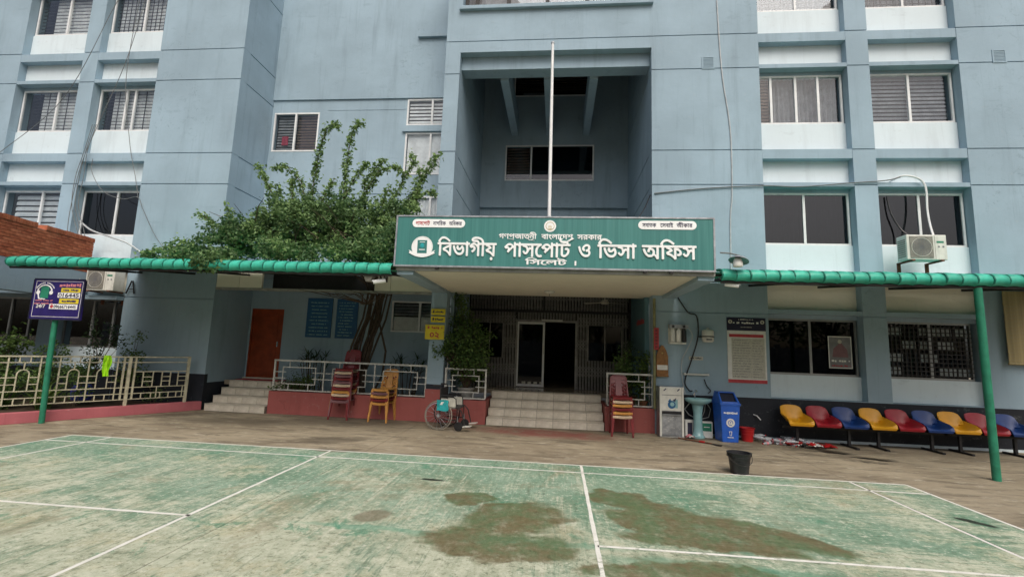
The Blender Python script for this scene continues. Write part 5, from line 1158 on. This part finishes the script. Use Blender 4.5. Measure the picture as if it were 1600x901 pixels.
ac2 = ac_unit('outdoor_unit', 'white outdoor unit under the left awning end, behind the hotline sign', (-10.45, 3.12, 2.84), 0)
b = box('wall_shelf', 'wall', B, -11.57, -9.69, 3.30, 3.506, 2.66, 2.76)
MB().tube([(-9.62, 3.2, 3.3), (-9.5, 3.25, 3.1), (-9.42, 3.3, 2.85)], .018, 8).build('pipe', 'black', ac2, smooth=True); MB().tube([(-.05,.1,.05),(-.25,.05,.25),(-.30,.1,.5)], .03, 8).build('insulated_pipe', 'poleW', ac2, smooth=True)
b = MB(); b.bar((.85, .33, .0), (.97, .33, .34), .03, .02); b.bar((1.08, .33, .0), (1.0, .33, .34), .03, .02); b.bar((.88, .33, .12), (1.04, .33, .12), .025, .02); b.build('wall_bracket', 'black', ac2)

# ---- cables
def cable(name, label, pts, r, m, sag=0):
    P = []; pts = [Vector(p) for p in pts]
    for i in range(len(pts)-1):
        p0 = pts[max(i-1,0)]; p1 = pts[i]; p2 = pts[i+1]; p3 = pts[min(i+2, len(pts)-1)]
        for k in range(8):
            t = k/8; P.append(.5*((2*p1)+(p2-p0)*t+(2*p0-5*p1+4*p2-p3)*t*t+(3*p1-p0-3*p2+p3)*t**3))
    P.append(pts[-1]); o = MB().tube(P, r, 6).build(name, m, None, smooth=True); tag(o, label, 'cable'); return o
cable('conduit_cable', 'pale conduit running down the wall between recess and right windows', [(5.36,3.485,13), (5.41,3.485,10.6), (5.49,3.485,8.7), (5.65,3.485,7.2), (5.65,3.485,5.6), (5.60,3.485,5.0), (5.58,3.485,3.7)], .015, 'wirew')
cable('wall_cable', 'grey cable running along the wall to the right air conditioner pipe', [(3.85,3.48,5.60), (4.98,3.475,5.72), (6.29,3.47,5.79), (7.2,3.47,5.77), (8.27,3.47,5.86), (9.03,3.47,5.92), (9.37,3.46,6.0)], .013, 'wire')
cable('unit_pipe', 'white insulated pipe looping down to the right outdoor unit', [(9.30,3.68,5.99), (9.45,3.46,6.03), (9.75,3.44,5.95), (9.86,3.42,5.72), (9.84,3.40,5.2), (9.80,3.30,4.8), (9.78,3.20,4.52)], .022, 'poleW')
cable('window_pipe', 'thin dark hose across the window behind the right outdoor unit', [(9.2,3.69,5.62), (9.25,3.66,5.2), (9.4,3.6,4.8), (9.55,3.4,4.5)], .018, 'black')
cable('long_cable', 'long dark cable slanting down across the left window bays', [(-10.8,3.38,11.9), (-11.22,3.38,10.97), (-12.29,3.38,8.3), (-14.01,3.38,6.67), (-15.2,3.38,5.7)], .008, 'wire')
cable('long_cable', 'thin cable slanting from the upper left to the lower pillar', [(-10.1,3.36,12.2), (-10.55,3.4,9.5), (-11.1,3.38,7.5), (-11.42,3.38,6.3), (-11.5,3.36,5.0), (-11.45,3.36,4.2)], .008, 'wire')
cable('long_cable', 'thin cable hanging down the left bay panels beside the tower', [(-10.42,3.38,11.6), (-10.5,3.40,8.9), (-10.1,3.40,7.0), (-9.75,3.40,5.92), (-9.62,3.42,5.4)], .008, 'wire')
cable('sagging_cable', 'grey cable sagging across the lower left window to the awning', [(-11.12,3.4,6.5), (-11.05,3.38,6.1), (-10.6,3.36,5.56), (-10.0,3.36,5.36), (-9.62,3.40,5.42), (-9.45,3.44,5.1), (-9.0,3.44,4.4), (-8.5,3.44,3.85)], .008, 'wire')
for k in range(3): cable('bundled_cable', ['leftmost', 'middle', 'rightmost'][k]+' of three cables bundled down the left pillar', [(-11.32+.06*k,3.42,7.5), (-11.42+.05*k,3.40,6.7), (-11.55+.12*k,3.40,6.0), (-11.50+.10*k,3.38,5.2), (-11.2+.1*k,3.36,4.5), (-10.95+.05*k,3.38,4.02)], .008, 'wire')
cable('branch_cable', 'white pipe running from the left pillar down behind the awning', [(-11.2,3.40,4.75), (-10.8,3.38,4.5), (-10.2,3.38,4.32), (-9.7,3.40,4.16), (-9.2,3.42,3.86)], .022, 'wirew')
cable('black_cable', 'black cable looping down from the canopy past the water filter', [(4.30,3.46,3.22), (4.45,3.45,2.95), (4.60,3.44,2.74), (4.78,3.44,2.66), (4.80,3.44,2.2), (4.66,3.44,1.7), (4.50,3.44,1.2), (4.58,3.44,1.0), (4.66,3.44,.98)], .016, 'black')
cable('filter_hose', 'pale hose hanging down from the water filter', [(4.58,3.38,2.40), (4.66,3.38,2.2), (4.55,3.42,1.9), (4.43,3.44,1.6), (4.46,3.44,1.1), (4.50,3.42,.9)], .010, 'wirew')
cable('basin_hook_pipe', 'dark bent pipe on the wall above the wash basin', [(4.93,3.47,1.25), (4.98,3.45,1.1), (5.06,3.45,1.0), (5.0,3.43,.95)], .012, 'black')
cable('sign_cable', 'black cable hanging into the recess behind the right end of the signboard', [(3.78,3.6,5.6), (3.6,3.3,5.2), (3.2,2.0,4.5), (3.05,1.2,4.25)], .013, 'black')

# ================================================================== BRICK PARAPET WING (left)
PX0, PY0, PX1, PY1 = -10.72, 3.44, -10.05, -1.2
pd_ = Vector((PX1-PX0, PY1-PY0, 0)); pl_ = pd_.length; pa = math.atan2(pd_.y, pd_.x)
bw = thing('brick_parapet_wing', 'red brick parapet on a grey roof beam projecting from the left wing', 'building', (PX0, PY0, 0), pa)
box('roof_beam', 'wall', bw, 0, pl_, -.30, -.006, 2.66, 3.36); box('roof_slab', 'wall', bw, .0, pl_, -5.0, -.302, 3.1, 3.355); box('parapet_core', 'cement', bw, .0, pl_, -.24, -.035, 3.361, 4.17)
bms = [MB().box(.004, .236, -.075, .0, .003, .067).mesh('brick', m) for m in BR]
hbm = [MB().box(.004, .116, -.075, .0, .003, .067).mesh('brick', m) for m in BR]
for r in range(11):
    x = -.12 if r % 2 else 0
    while x < pl_-.2:
        o = link('brick', random.choice(bms if x >= 0 else hbm), bw); o.location = (max(x, 0), random.uniform(-.004, .004), 3.365+r*.072)
        x += .24
cms = [MB().box(.004, .068, -.25, .018, 0, .115).mesh('coping_brick', m) for m in BR]
k = 0
while k*.072 < pl_-.1:
    if not (1.32 < k*.072 < 1.55): o = link('coping_brick', random.choice(cms), bw); o.location = (k*.072, random.uniform(-.006, .006), 4.162+random.uniform(-.004, .004))
    k += 1
# ================================================================== PLANTS
def seg_points(path, n, spread):
    path = [Vector(p) for p in path]; L = [(path[i+1]-path[i]).length for i in range(len(path)-1)]; T_ = sum(L); out = []
    for _ in range(n):
        d = random.random()*T_; i = 0
        while i < len(L)-1 and d > L[i]: d -= L[i]; i += 1
        p = path[i].lerp(path[i+1], d/L[i]); s = spread*random.uniform(.3, 1); out.append(p+Vector(rng.normal(size=3))*s)
    return out
bo = thing('bougainvillea', 'large bougainvillea climber spilling over the left awning with long upright shoots', 'climbing plant', (-3.2, 3.85, .46))
off = Vector((3.2, -3.85, -.46))
def wl(p): return Vector(p)+off
stems = []
for k in range(15):
    u = k/14; x0_ = -3.62+.5*u+random.uniform(-.05,.05); x1_ = -3.12+.48*u+random.uniform(-.08,.08); w1, w2 = random.uniform(-.09,.09), random.uniform(-.10,.10); yb_ = 3.80+random.uniform(-.08,.10)
    tx = [-3.6,-2.6,-5.0,-1.9,-4.3,-3.0,-3.3,-2.4,-4.0,-2.1,-5.4,-3.5,-2.8,-4.6,-3.2][k]
    stems.append([(x0_, yb_, .4), (x0_+w1, yb_, 1.0), (x0_*.6+x1_*.4+w2, yb_-.02, 1.7), (x0_*.25+x1_*.75-w1*.5, yb_-.04, 2.4), (x1_, 3.72, 3.1), (x1_*.6+tx*.4, 3.1, 3.8), (tx, 2.7, 4.4)])
stems.append([(-3.0,3.84,.4), (-2.72,3.86,1.0), (-2.66,3.82,1.6), (-2.86,3.78,2.3), (-2.95,3.72,2.9), (-3.0,3.6,3.3)])
for s in stems: MB().tube([wl(p) for p in s], [.030, .029, .027, .025, .024, .017, .009][:len(s)], 7).build('stem', 'stemdark', bo, smooth=True)
shoots = [[(-4.2,2.6,4.4),(-4.25,2.55,5.4),(-4.15,2.5,6.3),(-3.98,2.45,6.8),(-3.78,2.4,6.93),(-3.66,2.4,6.80)], [(-3.5,2.6,4.4),(-3.48,2.55,5.4),(-3.42,2.5,6.3),(-3.34,2.45,6.75),(-3.20,2.4,6.92),(-3.10,2.4,6.86)],
   [(-4.9,2.5,4.3),(-5.1,2.5,5.0),(-5.4,2.4,5.6),(-5.62,2.4,5.92)], [(-4.3,2.5,4.8),(-4.5,2.45,5.5),(-4.85,2.4,5.85),(-5.2,2.4,5.82)], [(-3.2,2.6,4.6),(-2.9,2.5,5.3),(-2.6,2.4,5.75),(-2.2,2.4,5.86),(-2.08,2.4,5.75)],
   [(-2.6,2.6,4.4),(-2.35,2.6,5.0),(-2.05,2.55,5.6),(-1.80,2.5,6.0),(-1.90,2.5,6.2)], [(-2.3,2.6,4.6),(-1.95,2.5,5.0),(-1.55,2.4,5.55),(-1.30,2.4,6.0),(-1.20,2.4,6.12)], [(-2.0,2.6,4.8),(-1.75,2.5,5.15),(-1.40,2.4,5.25),(-1.2,2.4,5.2)],
   [(-4.6,2.5,4.6),(-4.75,2.5,5.3),(-4.72,2.45,5.6)], [(-3.0,2.5,4.8),(-2.95,2.5,5.5),(-2.6,2.4,5.95),(-2.45,2.4,6.0)], [(-3.5,2.5,5.0),(-3.15,2.5,5.75),(-2.9,2.4,5.95)], [(-4.0,2.5,5.0),(-3.7,2.5,5.6)], [(-5.0,2.4,4.8),(-5.0,2.4,5.4)], [(-2.5,2.4,4.8),(-2.3,2.35,5.35)], [(-1.7,2.4,4.8),(-1.6,2.4,5.8)],
   [(-6.6,2.2,3.75),(-7.2,2.1,3.82),(-7.6,2.0,3.70),(-7.85,2.0,3.58)], [(-6.3,2.2,4.3),(-6.6,2.2,4.55),(-6.75,2.2,4.6)], [(-6.0,2.3,4.4),(-6.1,2.2,4.85)]]
b = MB()
for s in shoots: b.tube([wl(p) for p in s], [.014-.009*i/(len(s)-1) for i in range(len(s))], 5)
b.build('shoot_stems', 'bark', bo, kind='stuff')
pts = []; tn = []
for i, s in enumerate(shoots):
    ln = sum((Vector(s[k+1])-Vector(s[k])).length for k in range(len(s)-1)); q = seg_points(s, int(ln*(260 if len(s) > 4 else 210)), .065); pts += q; tn += [.42+.12*(i % 3)]*len(q)
    q = seg_points(s[-2:], 26, .06); pts += q; tn += [.72]*len(q)
clumps = [(-7.3,2.1,3.55,.55,.4,.14,130), (-6.6,2.2,3.75,.6,.6,.32,380), (-6.0,2.3,4.05,.6,.7,.45,620), (-5.4,2.3,4.2,.6,.8,.6,900), (-4.8,2.4,4.35,.6,.8,.7,1150), (-4.2,2.4,4.4,.6,.8,.75,1250), (-3.6,2.4,4.4,.6,.8,.8,1300), (-3.0,2.4,4.35,.6,.8,.75,1250), (-2.4,2.4,4.3,.6,.8,.75,1200), (-1.9,2.4,4.25,.5,.7,.75,950),
   (-5.2,1.0,3.34,.35,.35,.22,260), (-5.1,.60,3.20,.26,.12,.16,240), (-4.0,1.2,3.55,.9,.5,.2,420), (-2.4,1.3,3.55,.7,.5,.25,420), (-1.75,1.1,3.75,.3,.4,.4,300), (-6.3,1.3,3.45,.5,.4,.12,160)]
for cx, cy, cz, rx, ry, rz_, n in clumps:
    n = int(n*3.4)
    for k in range(max(3, n//42)):
        v = rng.normal(size=3); v /= np.linalg.norm(v); rr2 = random.random()**.45; c = np.array([cx, cy, cz])+v*rr2*np.array([rx, ry, rz_])
        m = 42 if n >= 42 else n; q = c+rng.normal(size=(m, 3))*np.array([.085, .085, .06]); q = q[(q[:, 2] > 2.95) & (q[:, 1] < .62) | (q[:, 2] > 3.26)]
        pts += [Vector(p) for p in q]; tn += [random.betavariate(1.2, 3.2)]*len(q)
leaves('foliage', [tuple(wl(p)) for p in pts], .084, 'leaf', bo, kind='stuff', tint=np.array(tn), asp=.62)
b = MB()
for k in range(70):
    a = random.uniform(0, 6.28); x, y, z = -3.6+random.uniform(-2.2, 1.9), 2.4+random.uniform(-.6, .6), 3.9+random.uniform(-.3, .5); b.tube([wl((x, y, z)), wl((x+.35*math.cos(a), y+.35*math.sin(a), z+.25)), wl((x+.75*math.cos(a), y+.6*math.sin(a), z+.4))], [.012, .009, .004], 4)
for k in range(16): x = -4.0+random.uniform(-.5, 1.6); b.tube([wl((-3.2+random.uniform(-.2,.2),3.75,2.75)), wl((x,3.6,3.0)), wl((x+random.uniform(-.4,.4),3.1,2.95+random.uniform(-.1,.1)))], [.012,.009,.005], 4)
b.build('twigs', 'bark', bo, kind='stuff')
def potted(name, label, loc, pot, crown, size, m, n_stem=4, cat='plant', potm='terra', tint=None):
    t = thing(name, label, cat, loc)
    r, h = pot
    MB().lathe([(0,0),(r*.7,0),(r*.95,h*.85),(r*1.06,h*.86),(r*1.06,h),(r*.92,h),(r*.9,h*.9),(0,h*.88)], (0,0,0), 20).build('pot', potm, t, smooth=True)
    P = []; b = MB()
    for cx, cy, cz, rx, ry, rz_, n in crown:
        for k in range(max(2, n//36)):
            v = rng.normal(size=3); v /= np.linalg.norm(v); c = np.array([cx, cy, cz])+v*random.random()**.4*np.array([rx, ry, rz_]); P += list(c+rng.normal(size=(36, 3))*size*1.2)
            b.tube([(random.uniform(-.04,.04), random.uniform(-.04,.04), h*.85), (c[0]*.4, c[1]*.4, h+(c[2]-h)*.5), tuple(c)], [.012, .009, .004], 4)
    b.build('stems', 'bark', t, kind='stuff'); leaves('foliage', P, size, m, t, kind='stuff'); return t
potted('potted_shrub', 'tall bushy dark green shrub in a clay pot left of the entrance steps', (-.60, 3.92, .46), (.20, .34), [(-.55,-.42,1.25,.26,.10,.22,420), (.1,-.42,1.0,.40,.12,.26,700), (-.2,-.40,1.45,.4,.12,.3,520), (.0,0,.75,.50,.32,.28,1100), (-.05,0,1.15,.60,.35,.34,1500), (-.02,0,1.6,.42,.32,.34,1000), (-.2,0,2.0,.22,.24,.35,520), (-.28,0,2.4,.13,.16,.28,260), (.35,0,1.5,.26,.24,.4,420), (-.55,0,1.2,.2,.2,.18,260)], .07, 'leafd', potm='cement')
potted('potted_shrub', 'leafy potted shrub behind the rail right of the entrance', (3.15, 4.0, .46), (.15, .26), [(0,0,.75,.24,.25,.30,520), (.0,0,1.15,.20,.2,.28,300)], .075, 'leafd')
potted('slim_cypress', 'slim dark pointed cypress in a pot behind the right rail', (3.42, 4.35, .46), (.15, .26), [(0,0,.7,.13,.13,.28,420), (0,0,1.15,.11,.11,.25,330), (0,0,1.5,.06,.06,.2,160)], .05, 'leafp')
potted('potted_shrub', 'low spreading potted plant at the wall end of the right rail', (3.64, 3.84, .46), (.12, .22), [(0,0,.55,.16,.18,.25,380), (.0,0,.95,.13,.15,.22,220), (.08,0,1.2,.10,.1,.15,120)], .07, 'leafg')
def palm(label, loc, nst, hgt, ln, name='lady_palm'):
    t = thing(name, label, 'plant', loc); L = []; b = MB()
    for k in range(nst):
        x, y, h = random.uniform(-.45, .45), random.uniform(-.15, .15), hgt*random.uniform(.55, 1); b.tube([(x*.6, y, 0), (x, y, h)], [.012, .008], 5); a0 = random.uniform(0, 6.28)
        for j in range(9): L.append(((x, y, h), a0+j*.7+random.uniform(-.2,.2), ln*random.uniform(.7,1.15), random.uniform(.0, 1.1), random.uniform(.4, 1.1)))
    b.build('stems', 'bark', t, kind='stuff'); straps('fronds', L, 'leafp', t, .035); t['kind'] = 'thing'; return t
palm('dark lady palm behind the rail left of the tall chair stack', (-4.75, 4.45, .46), 14, 1.05, .36); palm('dark lady palm behind the rail under the porch window', (-2.3, 4.5, .46), 14, .95, .34); palm('small dark palm standing between the climber stems and the palms', (-3.6, 4.55, .46), 6, .6, .28)
def shrub(name, label, loc, crown, size, m, cat='shrub'):
    t = thing(name, label, cat, loc); P = []; b = MB()
    for cx, cy, cz, rx, ry, rz_, n in crown:
        for k in range(max(2, n//34)):
            v = rng.normal(size=3); v /= np.linalg.norm(v); c = np.array([cx, cy, cz])+v*random.random()**.4*np.array([rx, ry, rz_]); P += list(c+rng.normal(size=(34, 3))*size*1.25)
            b.tube([(cx*.5, cy*.5, 0), (cx*.7, cy*.7, cz*.5), tuple(c)], [.012, .009, .004], 4)
    b.build('stems', 'bark', t, kind='stuff'); leaves('foliage', P, size, m, t, kind='stuff'); return t
shrub('trailing_shrub', 'light green trailing plant at the left end of the red wall planter', (-4.95, 3.85, .46), [(0,0,.28,.45,.16,.16,420), (-.25,0,.15,.3,.12,.1,240), (.4,0,.35,.25,.12,.12,160), (-.35,-.2,.1,.12,.1,.1,100)], .05, 'leafg')
shrub('trailing_shrub', 'dark trailing plant behind the rail of the right planter', (3.35, 3.8, .46), [(0,0,.25,.35,.12,.2,300)], .05, 'leafd')
_k = [FO+FN*.10+FD*q for q in (-2.58, 3.4)]
struct('garden_soil', MB().hexa([(-24,_k[0].y,0.002),(_k[0].x,_k[0].y,.002),(_k[1].x,_k[1].y,.002),(-24,_k[1].y,.002)], [(-24,_k[0].y,.14),(_k[0].x,_k[0].y,.14),(_k[1].x,_k[1].y,.14),(-24,_k[1].y,.14)]), 'soil')
shrub('garden_shrub', 'light green leafy shrub rising above the fence at the far left', (-11.0, 1.9, .14), [(0,0,.9,.45,.4,.4,800), (.3,0,1.35,.3,.3,.3,420), (-.5,.1,1.2,.5,.4,.35,520)], .085, 'leafg')
shrub('garden_shrub', 'dark green shrub behind the fence beside the hotline sign', (-10.1, 2.3, .14), [(0,0,.7,.35,.3,.35,460), (-.1,0,1.15,.3,.3,.25,300)], .07, 'leafd')
shrub('twiggy_shrub', 'sparse dark twiggy shrub in front of the white panel behind the fence', (-9.45, 2.75, .14), [(0,0,.9,.35,.3,.35,240), (.1,0,1.45,.45,.3,.3,330), (.1,0,1.85,.35,.25,.2,180)], .06, 'leafp')
shrub('garden_shrub', 'yellow green shrub behind the lime cloth by the tower wall', (-8.75, 2.95, .14), [(0,0,.7,.32,.2,.35,420), (.05,0,1.15,.3,.2,.28,300), (.1,0,1.5,.12,.12,.14,90)], .06, 'leafg')
shrub('garden_shrub', 'low dark plant at the foot of the tower behind the key pattern fence', (-8.0, 3.0, .14), [(0,0,.22,.35,.15,.12,220), (-.25,.1,.6,.2,.12,.3,120)], .05, 'leafd')
shrub('garden_shrub', 'broad mid green shrub filling the bed behind the first arched fence panels', (-10.2, 1.2, .14), [(0,0,.6,.5,.35,.35,700), (-.4,.2,.8,.4,.3,.3,420), (.35,.5,.55,.35,.3,.3,380)], .075, 'leafd')
shrub('garden_shrub', 'bushy shrub in the bed just left of the lime cloth', (-9.1, 2.1, .14), [(0,0,.5,.3,.3,.3,420), (-.2,.3,.75,.3,.25,.3,340)], .07, 'leafd')
for x, y, lb_ in ((-9.9, 1.3, 'clump of long strap leaves behind the arched fence panel at far left'), (-9.3, 1.6, 'clump of long strap leaves behind the green sign post')):
    t = thing('strap_leaf_plant', lb_, 'plant', (x, y, .14)); straps('strap_leaves', [((random.uniform(-.1,.1), random.uniform(-.1,.1), 0), random.uniform(0, 6.28), random.uniform(.6,1.05), random.uniform(.8,1.45), random.uniform(.8,1.7)) for _ in range(70)], 'leafg', t, .035, 6)
bc = thing('blue_cloth_bundle', 'blue cloth bundle lying among the plants behind the fence', 'bundle', (-9.35, 2.45, .14)); MB().shell([[(.22*math.cos(a)*math.sin(p)*(1+.12*math.sin(5*a)), .16*math.sin(a)*math.sin(p)*(1+.1*math.sin(4*a+1)), .26+.30*math.cos(p)) for a in [2*math.pi*j/14 for j in range(15)]] for p in [.15, .5, .9, 1.3, 1.7, 2.1]], .008).build('bundle_cloth', 'bluecloth', bc, smooth=True); MB().shell([[(.10*math.cos(a)*s, .08*math.sin(a)*s, .52+.1*z) for a in [2*math.pi*j/8 for j in range(9)]] for s, z in ((.4,0),(.7,.5),(1,1))], .006).build('bundle_knot', 'bluecloth', bc, smooth=True)

# ================================================================== COMPOUND EDGE OPPOSITE (added out of view to cut low sky light; windows reflect it)
bwl = thing('sky_blocker_wall', 'plastered wall added behind the camera to cut low sky light', 'wall', (0, -15, 0))
for k in range(20): box('wall_panel', 'cement', bwl, -30+3*k+.12, -27+3*k-.12, -.1, .1, 0, 2.5); box('wall_pier', 'cement', bwl, -30+3*k-.12, -30+3*k+.119, -.16, .16, 0, 2.7)
for k in range(11):
    x = -25+5*k+random.uniform(-1, 1); h = random.uniform(6.5, 9.5); t = thing('sky_blocker_tree', 'broad leafy tree added out of view to cut low sky light', 'sky_blocker_tree', (x, -18+random.uniform(-1.2, 1.2), 0), 0, 'added trees cutting low sky light')
    b = MB(); b.tube([(0,0,0), (.1,0,h*.3), (.0,.1,h*.55)], [.2,.16,.1], 8)
    P = []
    for q in range(16):
        a = random.uniform(0, 6.28); r = random.uniform(.6, 2.3); c = np.array([r*math.cos(a), r*math.sin(a), h*random.uniform(.4, .95)]); b.tube([(0,.05,h*.4), tuple(c*np.array([.6,.6,.8])), tuple(c)], [.08,.05,.02], 5); P += list(c+rng.normal(size=(110, 3))*np.array([.55,.55,.42]))
    b.build('trunk', 'bark', t, smooth=True); leaves('crown', P, .34, 'leafd', t, kind='stuff')
